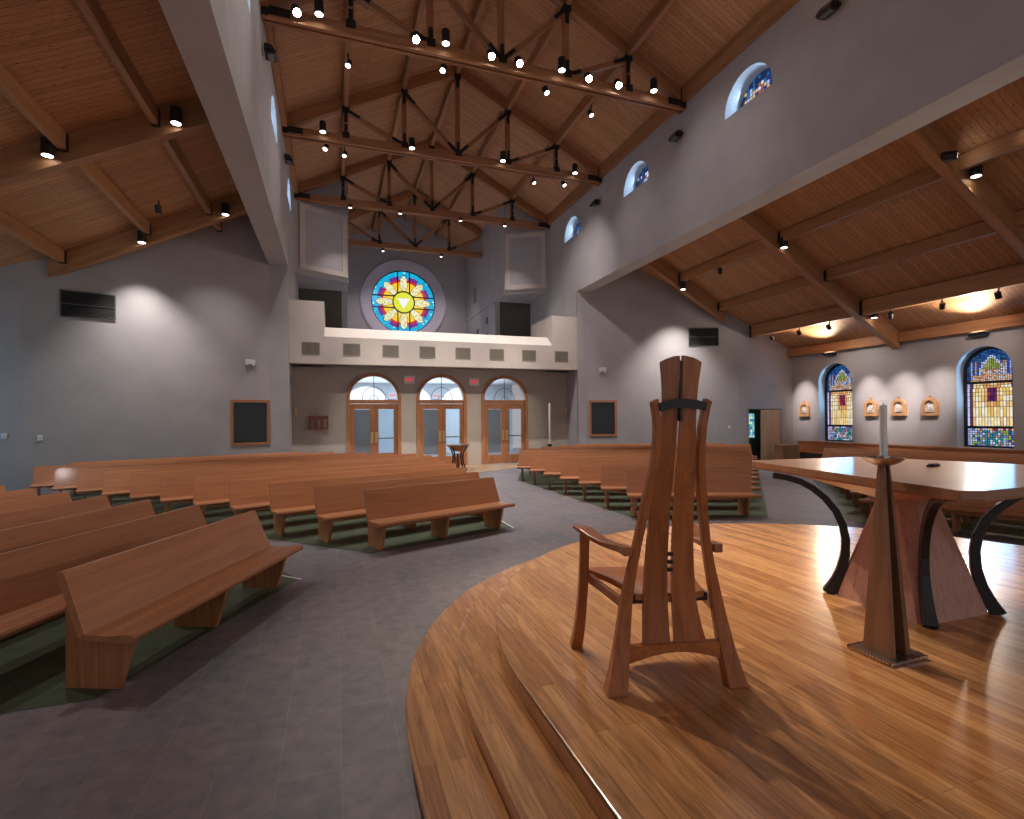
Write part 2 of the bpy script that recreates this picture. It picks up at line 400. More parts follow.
# piers at the end of the nave arcade
MB().box((XLo, 20.0, 0), (XL, 20.35, 7.46)).build('wall_pier_left', WALL)['kind'] = 'structure'
MB().box((XR, 20.28, 0), (10.44, 20.35, 7.46)).build('wall_pier_right', WALL)['kind'] = 'structure'

# door wall, vestibule
DX = (1.54, 4.28, 7.05)
holed_wall('wall_doors', [(XL, 0), (XR, 0), (XR, 4.2), (XL, 4.2)],
           [arch(x-.98, x+.98, .0005 if False else .001, 3.76) for x in DX], lambda s, z: (s, 21.4, z), lambda s, z: (s, 21.65, z), DOORWALL)
VEST = paint('vestibule_plaster', (.55, .60, .66))
VCEIL = plain('vestibule_ceiling_tile', (.8, .82, .85), .8)
MB().box((XL, 21.65, 3.95), (XR, 29.5, 4.2)).build('ceiling', VCEIL)['kind'] = 'structure'
holed_wall('wall_vestibule', [(XL, 0), (XR, 0), (XR, 4.0), (XL, 4.0)], [arch(.5, 2.9, 2.55, 3.78), arch(3.25, 5.3, 2.55, 3.78), arch(5.7, 8.1, 2.55, 3.78)],
           lambda s, z: (s, 29.0, z), lambda s, z: (s, 29.3, z), VEST)
MB().prism(arch(.5, 2.9, 2.55, 3.78), lambda s, z: (s, 29.28, z), lambda s, z: (s, 29.4, z)).build('window_20', DAY)['kind'] = 'structure'
MB().prism(arch(3.25, 5.3, 2.55, 3.78), lambda s, z: (s, 29.28, z), lambda s, z: (s, 29.4, z)).build('window_21', DAY)['kind'] = 'structure'
MB().prism(arch(5.7, 8.1, 2.55, 3.78), lambda s, z: (s, 29.28, z), lambda s, z: (s, 29.4, z)).build('window_22', DAY)['kind'] = 'structure'
# timber and dark doors on the vestibule's far side
for x0, x1, m in ((.3, 1.9, GLASSDK), (2.2, 3.5, BLUEPANE), (4.6, 6.0, GLASSDK), (8.2, 9.8, GLASSDK)):
    MB().box((x0, 28.93, 0), (x1, 28.99, 2.5)).build('door_%d' % (10+int(x0)), m)['kind'] = 'structure'

# gallery floor, parapet, chamber
MB().box((XL, 20.75, 4.04), (XR, 32.3, 4.3)).build('floor', WALL)['kind'] = 'structure'
def parapet():
    e = empty('gallery_parapet', (0, 0, 0)); e['kind'] = 'structure'
    prof = [(20.3, 4.04), (20.3, 5.05), (20.85, 5.48), (20.95, 5.48), (20.95, 4.04)]
    MB().prism(prof, lambda y, z: (-.3, y, z), lambda y, z: (8.85, y, z)).build('front_panel', PARAPET, e)
    MB().box((XL, 20.3, 4.04), (-.3, 22.8, 6.34)).build('raised_end', PARAPET, e)
    MB().box((8.85, 20.3, 4.04), (XR, 22.8, 6.34)).build('raised_end', PARAPET, e)
    return e
e = parapet(); e.name = 'wall_gallery'
CX0, CX1 = .65, 8.05
def chamber():
    for side, x, name in ((-1, CX0, 'wall_chamber_left'), (1, CX1, 'wall_chamber_right')):
        e_ = empty(name); e_['kind'] = 'structure'
        x0_, x1_ = min(x, x+.25*side), max(x, x+.25*side)
        MB().box((x0_, 25.9, 4.3), (x1_, 32.3, 8.1)).build('lower_wall', WALL, e_)
        MB().prism([(24.3, 8.14), (32.3, 8.14), (32.3, deckz(x)+.05), (24.2, deckz(x)+.05)], lambda y, z: (x, y, z), lambda y, z: (x+.25*side, y, z)).build('upper_wall', WALL, e_)
    back = [(CX0-.2, 4.3), (CX1+.2, 4.3), (CX1+.2, deckz(CX1+.2)), (XC, deckz(XC)), (CX0-.2, deckz(CX0-.2))]
    hole = [(4.15+1.95*math.cos(2*math.pi*i/48), 9.2+1.95*math.sin(2*math.pi*i/48)) for i in range(48)]
    holed_wall('wall_back', back, [hole], lambda s, z: (s, 32.3, z), lambda s, z: (s, 32.6, z), WALL)
    # niche backs under the speaker boxes
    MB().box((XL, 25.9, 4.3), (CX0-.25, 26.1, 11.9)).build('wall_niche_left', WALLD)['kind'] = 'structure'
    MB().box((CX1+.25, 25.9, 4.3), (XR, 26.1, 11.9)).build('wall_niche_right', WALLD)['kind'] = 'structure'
    # speaker boxes with framed cloth panels
    for side in (-1, 1):
        xa, xb = (XL, CX0+.02) if side < 0 else (XR, CX1-.02)
        ya, yb = 23.15, 24.25
        e = empty('wall_speaker_box_left' if side < 0 else 'wall_speaker_box_right'); e['kind'] = 'structure'
        poly = [(xa, ya), (xb, yb), (xb, 25.9), (xa, 25.9)]
        zt = 12.6
        MB().prism(poly, lambda x, y: (x, y, 8.1), lambda x, y: (x, y, 11.9 if x in (XL, XR) else 12.75)).build('box_shell', WALL, e)
        p = Vector((xa, ya, 0)); q = Vector((xb, yb, 0)); d = (q-p).normalized(); n = Vector((d.y, -d.x, 0))
        if n.y > 0: n = -n
        L = (q-p).length
        P = lambda s, z, k: tuple(p+d*s+n*k+Vector((0, 0, z)))
        a, b, z0, z1 = .22, L-.08, 8.3, 11.05
        if side > 0: a, b = .22, L-.06
        def framebar(s0, s1, za, zb, k, nm='panel_frame', m=PARAPET):
            return MB().prism(rect(s0, s1, za, zb), lambda s, z: P(s, z, .002), lambda s, z: P(s, z, k))
        mb = MB()
        for (s0, s1, za, zb) in ((a, b, z0, z0+.22), (a, b, z1-.22, z1), (a, a+.22, z0+.22, z1-.22), (b-.22, b, z0+.22, z1-.22)):
            mb.prism(rect(s0, s1, za, zb), lambda s, z: P(s, z, .002), lambda s, z: P(s, z, .07))
        mb.build('panel_frame', PARAPET, e)
        MB().prism(rect(a+.22, b-.22, z0+.22, z1-.22), lambda s, z: P(s, z, .004), lambda s, z: P(s, z, .05)).build('speaker_cloth', PANEL, e)
chamber()

# rose window
def rose():
    e = empty('window_10', (4.15, 32.3, 9.2)); e['kind'] = 'structure'
    mb = MB()
    Rr = 1.93
    def col(r, a):
        k8 = (a/(math.pi/4)) % 1; dev = min(k8, 1-k8)*(math.pi/4)
        lat = r*math.sin(dev); rc = .60
        if r < .345:
            # downward white triangle
            x, z = r*math.cos(a), r*math.sin(a)
            if z < .13 and z > -.2+abs(x)*1.7: return (.9, .92, .95)
            return (.75, .78, .05)
        if ((r*math.cos(dev)-rc)/.26)**2+(lat/.115)**2 < 1:
            return random.choice([(.88, .82, .5), (.75, .68, .33), (.95, .92, .7), (.6, .58, .25)])
        if r > .83+.0*dev: return random.choice([(.0, .42, .72), (.0, .36, .62), (.02, .5, .75)]) if random.random() > .03 else (.8, .9, .95)
        if r > .74: return (.0, .40, .70) if dev < .2 else (.16, .03, .25)
        if r > .64: return (.62, .02, .04) if dev > .14 else (.0, .38, .66)
        return (.98, .62, .02) if r > .5 else (.99, .72, .08)
    NR, NA = 26, 128
    for i in range(NR):
        for j in range(NA):
            r0, r1 = i/NR, (i+1)/NR; a0, a1 = 2*math.pi*j/NA, 2*math.pi*(j+1)/NA
            pt = lambda r, a: (Rr*r*math.cos(a), .12, Rr*r*math.sin(a))
            rm, am = (r0+r1)/2, (a0+a1)/2
            if i == 0: mb.add([pt(0, 0), pt(r1, a0), pt(r1, a1)], [(0, 1, 2)], col(rm, am))
            else: mb.add([pt(r0, a0), pt(r1, a0), pt(r1, a1), pt(r0, a1)], [(0, 1, 2, 3)], col(rm, am))
    mb.build('stained_glass_panel', stained('rose_glass', 1.0), e)
    mb = MB()
    for s in (-.36, .36):
        h = math.sqrt(Rr*Rr-s*s)
        for sg in (-1, 1):
            g = math.sqrt(.66**2-s*s)
            for lo, hi in (((g, h) if sg > 0 else (-h, -g)),):
                mb.box((s-.035, .04, lo), (s+.035, .11, hi)); mb.box((lo, .04, s-.035), (hi, .11, s+.035))
    ring = lambda r0, r1, y0, y1: mb.add([(r*math.cos(2*math.pi*k/64), y, r*math.sin(2*math.pi*k/64)) for (r, y) in ((r0, y0), (r1, y0), (r1, y1), (r0, y1)) for k in range(64)],
          [(a*64+k, a*64+(k+1) % 64, ((a+1) % 4)*64+(k+1) % 64, ((a+1) % 4)*64+k) for a in range(4) for k in range(64)])
    ring(.62, .69, .03, .11); ring(1.90, 1.96, .03, .14)
    for k in range(8):   # lead outlines of the petals
        a = k*math.pi/4
        pts = [(Rr*((.60+.27*math.cos(t))*math.cos(a)-.125*math.sin(t)*math.sin(a)), .10, Rr*((.60+.27*math.cos(t))*math.sin(a)+.125*math.sin(t)*math.cos(a))) for t in [2*math.pi*i/20 for i in range(21)]]
        mb.tube(pts, .014, 4, False)
    mb.build('lead_tracery', BLACK, e)
    mb = MB()
    mb.add([(r*math.cos(2*math.pi*k/64), y, r*math.sin(2*math.pi*k/64)) for (r, y) in ((1.95, -.02), (2.55, -.14), (2.62, -.10), (2.62, 0), (1.95, 0)) for k in range(64)],
           [(a*64+k, a*64+(k+1) % 64, ((a+1) % 5)*64+(k+1) % 64, ((a+1) % 5)*64+k) for a in range(5) for k in range(64)])
    mb.build('round_moulding', paint('rose_moulding', (.6, .57, .62)), e)
rose()

# big stained windows of the right aisle
def aisle_col(u, v, i, j):
    rr = random.random
    if v < .045: return (.01, .03, .06)
    if v < .195:
        if abs(u) > .82: return (.5, .5, .75)
        if v > .155: return random.choice([(.35, .04, .08), (.6, .55, .8), (.75, .6, .3)])
        if abs(u) < .4: return random.choice([(.02, .25, .35), (.05, .3, .3), (.55, .25, .3), (.6, .7, .85)])
        return random.choice([(.25, .45, .08), (.2, .3, .6), (.55, .6, .85), (.02, .1, .35)])
    if v < .205: return (.01, .02, .02)
    if v < .655:
        if abs(u) > .86: return (.62, .66, .9)
        if .43 < v < .60 and abs(u) < .17: return random.choice([(.10, .01, .12), (.16, .02, .14), (.35, .04, .05)])
        if .40 < v < .63 and abs(u) < .27: return (.75, .42, .15)
        c = random.choice([(.95, .78, .42), (.98, .86, .58), (.9, .66, .25), (.95, .92, .78), (.85, .6, .3)])
        return c
    if v > .655:
        ap = .93-1.2*abs(u)**1.6*.6
        if v < .72 and abs(u) < .75: return random.choice([(.85, .5, .25), (.9, .7, .6), (.75, .3, .12)])
        if abs(u) < .45 and v < .90-.25*abs(u):
            if v > .79: return random.choice([(.35, .42, .08), (.45, .5, .12), (.6, .6, .4)])
            return random.choice([(.7, .25, .05), (.85, .85, .9), (.2, .35, .7)])
        if v > .86 or abs(u) > .8: return random.choice([(.01, .05, .25), (.02, .18, .45), (.05, .3, .6)])
        return random.choice([(.1, .18, .7), (.5, .62, .9), (.05, .1, .45), (.3, .45, .8)])
def zoned_panel(name, f, w, h, spring, zones, parent, mat, lead=.006):
    """zones: (v0, v1, columns, rows, colour function); colours may vary slightly inside one pane"""
    mb = MB(); r = w/2
    for (za, zb_, nu, nv, fn) in zones:
        for i in range(nu):
            for j in range(nv):
                u0, u1 = i*w/nu+lead, (i+1)*w/nu-lead
                v0 = (za+(zb_-za)*j/nv)*h+lead; v1 = (za+(zb_-za)*(j+1)/nv)*h-lead
                um = (u0+u1)/2-r
                lim = spring+(h-spring)*math.sqrt(max(0, 1-(um/r)**2)) if v1 > spring else 1e9
                if v0 > lim: continue
                v1 = min(v1, lim)
                c = fn(um/r, (v0+v1)/2/h, i, j)
                m_ = 3 if v1-v0 > .12 else 1
                for q in range(m_):
                    k_ = random.uniform(.82, 1.1) if m_ > 1 else 1
                    a_, b_ = v0+(v1-v0)*q/m_, v0+(v1-v0)*(q+1)/m_
                    mb.add([f(u0, a_), f(u1, a_), f(u1, b_), f(u0, b_)], [(0, 1, 2, 3)], tuple(x*k_ for x in c))
    return mb.build(name, mat, parent)
def low_col(u, v, i, j):
    if abs(u) > .84: return random.choice([(.42, .42, .70), (.5, .5, .8), (.3, .33, .6)])
    if v > .155: return random.choice([(.30, .02, .05), (.5, .45, .7), (.7, .5, .2), (.08, .12, .4)])
    if abs(u) < .4: return random.choice([(.01, .18, .28), (.03, .25, .22), (.5, .18, .22), (.5, .6, .8)])
    return random.choice([(.2, .38, .05), (.12, .2, .5), (.42, .48, .75), (.01, .06, .25), (.5, .3, .05)])
def mid_col(u, v, i, j):
    if abs(u) > .86: return random.choice([(.45, .48, .8), (.55, .58, .85)])
    if abs(u) > .78: return (.10, .02, .08)
    if .44 < v < .60 and abs(u) < .19: return random.choice([(.06, .005, .09), (.10, .01, .10), (.28, .02, .04)])
    if .41 < v < .63 and abs(u) < .30: return random.choice([(.62, .30, .10), (.7, .4, .2)])
    if v > .615: return random.choice([(.75, .45, .2), (.6, .3, .12), (.8, .65, .4)])
    return random.choice([(.82, .62, .28), (.85, .70, .40), (.74, .50, .14), (.80, .74, .58), (.70, .45, .16), (.78, .72, .62)])
def top_col(u, v, i, j):
    if v < .735 and abs(u) < .78: return random.choice([(.7, .38, .16), (.75, .55, .45), (.6, .2, .08), (.6, .65, .85)])
    lim = .93-.36*abs(u)**1.3
    if abs(u) < .42 and v < lim-.02:
        if v > .80: return random.choice([(.22, .28, .04), (.3, .36, .08), (.42, .45, .2)])
        return random.choice([(.6, .18, .03), (.7, .72, .85), (.12, .25, .6), (.75, .5, .3)])
    if abs(u) < .47 and v < lim+.012: return (.6, .66, .9)
    if v > .87 or abs(u) > .84: return random.choice([(.005, .03, .16), (.01, .12, .36), (.02, .05, .3), (.01, .2, .45)])
    if (int((u+1)*9)) % 2: return random.choice([(.05, .08, .5), (.03, .05, .3)])
    return random.choice([(.4, .5, .85), (.2, .35, .75), (.55, .25, .08)])
for k, (y, sd) in enumerate([(y, 1) for y in (10.45, 15.51, 5.35, .25)]+[(y, -1) for y in (10.45, 15.51)]):
    e = empty('window_%d' % (11+k), (19.5 if sd > 0 else -10.95, y, .9), 0 if sd > 0 else math.pi); e['kind'] = 'structure'
    random.seed(20+k)
    zoned_panel('stained_glass_panel', lambda u, v: (.06, u-.68, v+.04), 1.36, 3.07, 2.39,
                [(.0, .185, 20, 8, low_col), (.185, .30, 17, 1, mid_col), (.30, .405, 17, 1, mid_col), (.405, .52, 17, 2, mid_col), (.52, .60, 17, 2, mid_col), (.60, .655, 15, 2, mid_col), (.655, 1.0, 24, 22, top_col)], e, ST, .0075)
    mb = MB()
    outer = arch(-.74, .74, 0, 3.17); inner = arch(-.66, .66, .06, 3.09)
    n = len(outer)
    mb.add([(x_, s, z) for x_ in (0, .08) for l in (outer, inner) for s, z in l],
           [q for b0, b1 in ((0, n), (2*n, 3*n)) for q in [(b0+i, b0+(i+1) % n, b1+(i+1) % n, b1+i) for i in range(n)]] +
           [(n+i, n+(i+1) % n, 3*n+(i+1) % n, 3*n+i) for i in range(n)])
    for z in (.60, 2.02): mb.box((-.01, -.68, z), (.07, .68, z+.08))
    mb.build('window_frame', BLACK, e)
    MB().prism(arch(-.74, .74, 0, 3.17), lambda s, z: (.085, s, z), lambda s, z: (.1, s, z)).build('outer_sash', BLACK, e)

# ================================================================ DOORS
def door(k, x):
    e = empty('door_%d' % k, (x, 21.4, 0)); e['kind'] = 'structure'
    out = arch(-1.06, 1.06, 0, 3.84, 24); inn = arch(-.93, .93, 0, 3.70, 24)
    n = len(out)
    ys = (-.06, .2)
    mb = MB().add([(s, y, z) for y in ys for l in (out, inn) for s, z in l],
                  [q for b0, b1 in ((0, n), (2*n, 3*n)) for q in [(b0+i, b0+(i+1) % n, b1+(i+1) % n, b1+i) for i in range(1, n)]] +
                  [(n+i, n+(i+1) % n, 3*n+(i+1) % n, 3*n+i) for i in range(1, n)] + [(i, (i+1) % n, 2*n+(i+1) % n, 2*n+i) for i in range(1, n)])
    mb.build('door_frame', DOORW, e)
    MB().box((-.93, -.01, 2.60), (.93, .14, 2.76)).build('transom_rail', DOORW, e)
    # fanlight with curved bars
    MB().prism([(s, z) for s, z in arch(-.92, .92, 2.76, 3.69, 24)], lambda s, z: (s, .06, z), lambda s, z: (s, .07, z)).build('fanlight_glass', glassy('clear_pane', (.75, .85, .95), .12) if k == 1 else bpy.data.materials['clear_pane'], e)
    mb = MB()
    mb.box((-.012, .04, 2.76), (.012, .06, 3.69))
    mb.tube([(.46*math.cos(a), .05, 2.76+.52*math.sin(a)) for a in [math.pi*i/16 for i in range(17)]], .011, 5)
    mb.tube([(.15*math.cos(a), .05, 2.76+.17*math.sin(a)) for a in [math.pi*i/10 for i in range(11)]], .010, 5)
    mb.build('fanlight_bars', DARKW, e)
    for s in (-1, 1):
        x0, x1 = (-.928, -.001) if s < 0 else (.001, .928)
        mb = MB(); st = .165
        mb.box((x0, .03, .01), (x0+st, .08, 2.59)); mb.box((x1-st, .03, .01), (x1, .08, 2.59))
        mb.box((x0+st, .03, .01), (x1-st, .08, .40)); mb.box((x0+st, .03, 2.38), (x1-st, .08, 2.59))
        lf = mb.build('door_leaf', DOORW, e)
        MB().box((x0+st, .05, .40), (x1-st, .06, 2.38)).build('glass_pane', bpy.data.materials['clear_pane'], lf)
        hx = -.085 if s < 0 else .085
        MB().box((hx-.055, .005, 1.02), (hx+.055, .03, 1.46)).tube([(hx, -.03, 1.12), (hx, -.03, 1.36)], .014, 6).build('door_handle', BRASS, lf)
        MB().box((x0+.12, .09, 1.18), (x1-.12, .13, 1.23)).build('push_bar', BLACK, lf)
for k, x in enumerate(DX): door(k+1, x)
MB().box((XL+.01, 21.37, 0), (DX[0]-1.07, 21.39, .1)).build('baseboard_back', DOORW)['kind'] = 'structure'

# side door of the right corner, leaf open
e = empty('door_4', (17.0, 17.85, 0)); e['kind'] = 'structure'
Pc = Vector((16.65, 18.05, 0)); dc = (Vector((19.2, 17.55, 0))-Pc).normalized(); nc = Vector((-dc.y, dc.x, 0))
m = Matrix((dc, nc, Vector((0, 0, 1)))).transposed().to_4x4(); m.translation = Pc-Vector((17.0, 17.85, 0))
mb = MB(); mb.box((1.0, -.06, .01), (1.94, -.01, 2.24)); lf = mb.build('door_leaf', wood('pale_door_veneer', (.36, .22, .12), (.45, .28, .16), (.5, .33, .2), 2, .8, .45), e, m)
MB().tube([(1.06, -.09, 1.05), (1.17, -.09, 1.05)], .012, 6).tube([(1.06, -.06, 1.05), (1.06, -.10, 1.05)], .02, 6).build('door_handle', CHROME, e, m)
MB().box((.41, -.03, 0), (.45, .12, 2.30)).box((1.98, -.03, 0), (2.02, .12, 2.30)).box((.41, -.03, 2.27), (2.02, .12, 2.31)).build('door_frame', plain('steel_door_frame', (.3, .33, .28), .5), e, m)
MB().box((.3, .7, .0), (2.2, .75, 2.4)).build('dark_hall', plain('hall_wall_green', (.05, .09, .07), .8), e, m)
mb = MB()
for j in range(9):
    for i in range(3):
        mb.add([(.84+i*.1+.006, .64, 1.0+j*.12+.006), (.84+i*.1+.094, .64, 1.0+j*.12+.006), (.84+i*.1+.094, .64, 1.0+j*.12+.114), (.84+i*.1+.006, .64, 1.0+j*.12+.114)], [(0, 1, 2, 3)], random.choice([(.1, .5, .5), (.3, .6, .7), (.6, .8, .6), (.05, .25, .4)]))
mb.build('hall_window', STD, e, m)

# ================================================================ ROOF TIMBERS
NX = (.45, 2.38, XC, 6.16, 8.09)
def truss(y, label, chamber=False):
    e = empty('roof_truss', (0, y, 0)); tag(e, label, 'roof truss', 'timber trusses under the nave roof')
    x0, x1 = (XL+.02, XR-.02) if not chamber else (CX0+.01, CX1-.01)
    zb = lambda x: 11.35+.5*(XR-x if x > XC else x-XL)-(.1 if chamber else 0)
    zmid = lambda x: zb(x)+.2
    for xa, xb in ((x0, XC), (x1, XC)):
        beam('top_chord', (xa, 0, zmid(xa)), (xb, 0, zmid(xb)), .22, .36, TRUSS, e)
    for s in (-.085, .085):
        beam('bottom_chord', (x0, s, 11.29), (x1, s, 11.29), .10, .28, TRUSS, e)
    xs = [x for x in NX if x0+.3 < x < x1-.3]
    for x in xs: beam('web_post', (x, 0, 11.25), (x, 0, zb(x)+.05), .15, .16, TRUSS, e, up=(0,1,0))
    def strap(p, q, L, w=.12, nm='steel_plate'):
        m, l = frame_mat(p, q, (0,1,0)); 
        return m
    def plate(x, z, arms, nm='steel_plate'):
        mb = MB()
        mb.box((x-.11, -.15, z-.10), (x+.11, .15, z+.10))
        for dx, dz, L in arms:
            d = Vector((dx, 0, dz)).normalized(); n = Vector((-d.z, 0, d.x))
            for s in (-1, 1):
                y0, y1 = .09*s, .115*s
                ps = [Vector((x, 0, z))+d*a+n*b for a, b in ((0, -.05), (L, -.05), (L, .05), (0, .05))]
                mb.prism([(p.x, p.z) for p in ps], lambda a, b: (a, y0, b), lambda a, b: (a, y1, b))
                if s < 0:
                    for a in (.45, .8):
                        c = Vector((x, 0, z))+d*L*a; mb.box((c.x-.018, -.135, c.z-.018), (c.x+.018, -.115, c.z+.018))
        mb.build(nm, BLACK, e)
    pairs = [(NX[0], NX[1]), (NX[1], NX[2]), (NX[4], NX[3]), (NX[3], NX[2])]
    if chamber: pairs = [(x0+.12, NX[1]), (NX[1], NX[2]), (x1-.12, NX[3]), (NX[3], NX[2])]
    for xa, xb in pairs:
        za = zb(xa)-.03
        beam('web_brace', (xa, 0, za), (xb, 0, 11.42), .13, .14, TRUSS, e, up=(0,1,0))
    for i, x in enumerate(xs):
        sg = -1 if x > XC else 1
        arms = [(0, -1, .42)]
        if abs(x-XC) > .5: arms += [(sg*1.93, -(zb(x)-11.42), .5)]
        plate(x, zb(x)-.02, arms)
        if abs(x-XC) < .1: plate(x, 11.42, [(0, 1, .42), (-1.9, zb(NX[1])-11.42, .5), (1.9, zb(NX[1])-11.42, .5)])
        elif i in (1, 3) or chamber: plate(x, 11.42, [(0, 1, .4), (-sg*1.93, zb(x-sg*1.93)-11.42, .45)])
        else: plate(x, 11.42, [(0, 1, .38)])
    if not chamber:
        for x, sg in ((x0, 1), (x1, -1)):
            mb = MB(); mb.box((min(x, x+sg*.14), -.17, 11.18), (max(x, x+sg*.14), .17, 11.78)); mb.box((min(x, x+sg*.6), -.165, 11.22), (max(x, x+sg*.6), .165, 11.40))
            mb.build('end_shoe', BLACK, e)
    return e
TY = (7.85, 13.0, 18.1, 23.25)
TL = ['timber roof truss above the platform, nearest of the row', 'timber roof truss carrying the row of bright floodlights', 'timber roof truss in the middle, just behind the floodlit one', 'timber roof truss in front of the gallery speaker boxes']
for y, l in zip(TY, TL): truss(y, l)
truss(28.4, 'dark timber roof truss inside the gallery, in front of the rose window', True)
BAY = [(YF, 7.85, 'above the platform'), (7.85, 13.0, 'in front of the floodlit truss'), (13.0, 18.1, 'behind the floodlit truss'), (18.1, 23.25, 'in front of the speaker boxes'), (23.25, 28.4, 'inside the gallery'), (28.4, 32.3, 'next to the rose window')]
PN = ['left outer', 'left inner', 'ridge', 'right inner', 'right outer']
for (y0, y1, bl) in BAY:
    for i, x in enumerate(NX):
        if y0 > 23 and i in (0, 4): continue
        z = deckz(x)-.01
        if y0 == YF and i == 0: continue
        o = MB().box((0, -.07, -.36), (y1-y0-.22, .07, 0)).build('purlin', BEAM, None, Matrix.Translation((x, y0+.11, z)) @ Matrix.Rotation(math.pi/2, 4, 'Z'))
        tag(o, 'nave roof purlin, %s line, %s' % (PN[i], bl), 'purlin', 'timber purlins of the nave roof')
for s, x in ((1, XR-.08), (-1, XL+.08)):
    o = MB().box((0, -.08, 0), (YB-YF, .08, .45)).build('wall_plate', BEAM, None, Matrix.Translation((x, YF, 11.35)) @ Matrix.Rotation(math.pi/2, 4, 'Z'))
    tag(o, 'long timber wall plate on top of the %s nave wall' % ('right' if s > 0 else 'left'), 'beam', 'wall plates of the nave')

# aisle rafters and purlins
def rafter(xa, xb, y, fz, side, label):
    za, zb_ = fz(xa)-.005, fz(xb)-.005
    d = .6 if True else .6
    poly = [(xa, za), (xb, zb_), (xb, zb_-d), (xa, za-d)]
    m, L = frame_mat((xa, y, za), (xb, y, zb_))
    # plumb-cut ends: build the side profile in local coordinates
    inv = m.inverted()
    vs = [inv @ Vector((x, y+s*.12, z)) for s in (-1, 1) for x, z in poly]
    o = MB().add(vs, [(3,2,1,0), (4,5,6,7)]+[(i, (i+1) % 4, (i+1) % 4+4, i+4) for i in range(4)]).build('rafter', BEAM, None, m)
    tag(o, label, 'rafter', 'timber rafters of the side aisles')
for y, l in ((7.9, 'above the altar'), (13.0, 'in the middle of the aisle')):
    rafter(XRo+.01, 19.05, y, rdeck, 1, 'deep timber rafter of the right aisle, ' + l)
rafter(XRo+.01, 15.9, 18.05, rdeck, 1, 'deep timber rafter of the right aisle, against the back wall')
for y, l in ((7.9, 'nearest the viewer'), (13.0, 'in the middle of the aisle')):
    rafter(XLo-.01, -10.55, y, ldeck, -1, 'deep timber rafter of the left aisle, ' + l)
rafter(XLo-.01, -7.55, 18.05, ldeck, -1, 'deep timber rafter of the left aisle, against the back wall')
for side, xs, fz, nm in ((1, (11.75, 13.6, 15.55, 17.2, 19.03), rdeck, 'right'), (-1, (-3.55, -5.15, -7.2, -9.2), ldeck, 'left')):
    for i, x in enumerate(xs):
        if side > 0 and i == 0: 
            spans = [(18.17, 19.7)]
        else:
            spans = [(YF, 7.78), (8.02, 12.88), (13.12, 17.93)]
            if side < 0 and i == 0: spans.append((18.17, 19.4))
            if side > 0 and i == 4: spans = [(YF, 17.6)]
            if i == 3: spans[-1] = (13.12, 17.85 if side < 0 else 17.85)
            if side < 0 and i == 3: spans[-1] = (13.12, 17.4)
        for j, (y0, y1) in enumerate(spans):
            w, h = (.14, .34) if not (side > 0 and i >= 3) else ((.2, .5) if i == 3 else (.2, .34))
            o = MB().box((0, -w/2, -h), (y1-y0, w/2, 0)).build('purlin', BEAM, None, Matrix.Translation((x, y0, fz(x+(.07 if side > 0 else -.07)))) @ Matrix.Rotation(math.pi/2, 4, 'Z'))
            where = 'in the %s bay' % ['near', 'middle', 'far', 'last'][j] if len(spans) > 1 else ('along the window wall' if i == 4 else 'behind the last rafter')
            tag(o, 'timber purlin of the %s aisle, %s from the nave wall, %s' % (nm, ORD[i], where), 'purlin', 'timber purlins of the side aisles')
            if len(spans) > 1 and y0 > YF and i < 4:
                hz = -.3
                MB().box((0, -w/2-.012, -h-.012), (.10, w/2+.012, 0)).build('hanger', BLACK, o, Matrix.Translation((y1-y0-.10, 0, 0)))
                
# ================================================================ PEWS
def pew_meshes(L, n_sup):
    pass
LEGM = None
def pew(x, y, ang, L, label, group, rack=True):
    """origin: floor point below the rear top corner at the left end; local X along the pew, local Y toward the back"""
    e = empty('pew', (x, y, .004), ang); tag(e, label, 'pew', group)
    # local: front of the pew is -Y
    prof = [(.030, .852), (.028, .866), (-.020, .870), (-.028, .856), (-.215, .425), (-.18, .41), (-.155, .425)]
    mb = MB(); n = len(prof)
    mb.add([(-.035*(.86-z)/.43, y_, z) for y_, z in prof]+[(L, y_, z) for y_, z in prof], [list(range(n))[::-1], list(range(n, 2*n))]+[(i, (i+1) % n, (i+1) % n+n, i+n) for i in range(n)])
    mb.build('backrest', OAK, e)
    sp = [(-.16, .395), (-.57, .388), (-.595, .402), (-.605, .428), (-.59, .448), (-.55, .451), (-.38, .433), (-.20, .440)]
    n = len(sp)
    MB().add([(-.035+.07*(y_+.16), y_, z) for y_, z in sp]+[(L+.02, y_, z) for y_, z in sp], [list(range(n))[::-1], list(range(n, 2*n))]+[(i, (i+1) % n, (i+1) % n+n, i+n) for i in range(n)]).build('seat', OAK, e)
    lp = [(0.03, 0), (-.38, 0), (-.50, .388), (-.18, .392), (-.15, .425), (-.05, .65), (.03, .60)]
    ns = max(2, round(L/1.25)+1) if L < 3 else max(3, round(L/1.9)+1)
    for k in range(ns):
        t = .07+(L-.26)*k/(ns-1)
        MB().prism(lp, lambda y_, z: (t, y_, z), lambda y_, z: (t+.045, y_, z)).build('support_panel', OAKV, e)
    MB().box((.25, -.50, .365), (L-.35, -.48, .38)).box((.25, -.23, .29), (L-.35, -.13, .305)).build('book_rack', OAK, e)
    return e
dCL = Vector((.929, .371)); aCL = math.atan2(.371, .929)
GR = 'oak pews facing the platform'
def endx(i): return {7: 2.45, 8: 1.85, 9: 1.0, 10: .0, 11: -1.1}.get(i, 2.78)
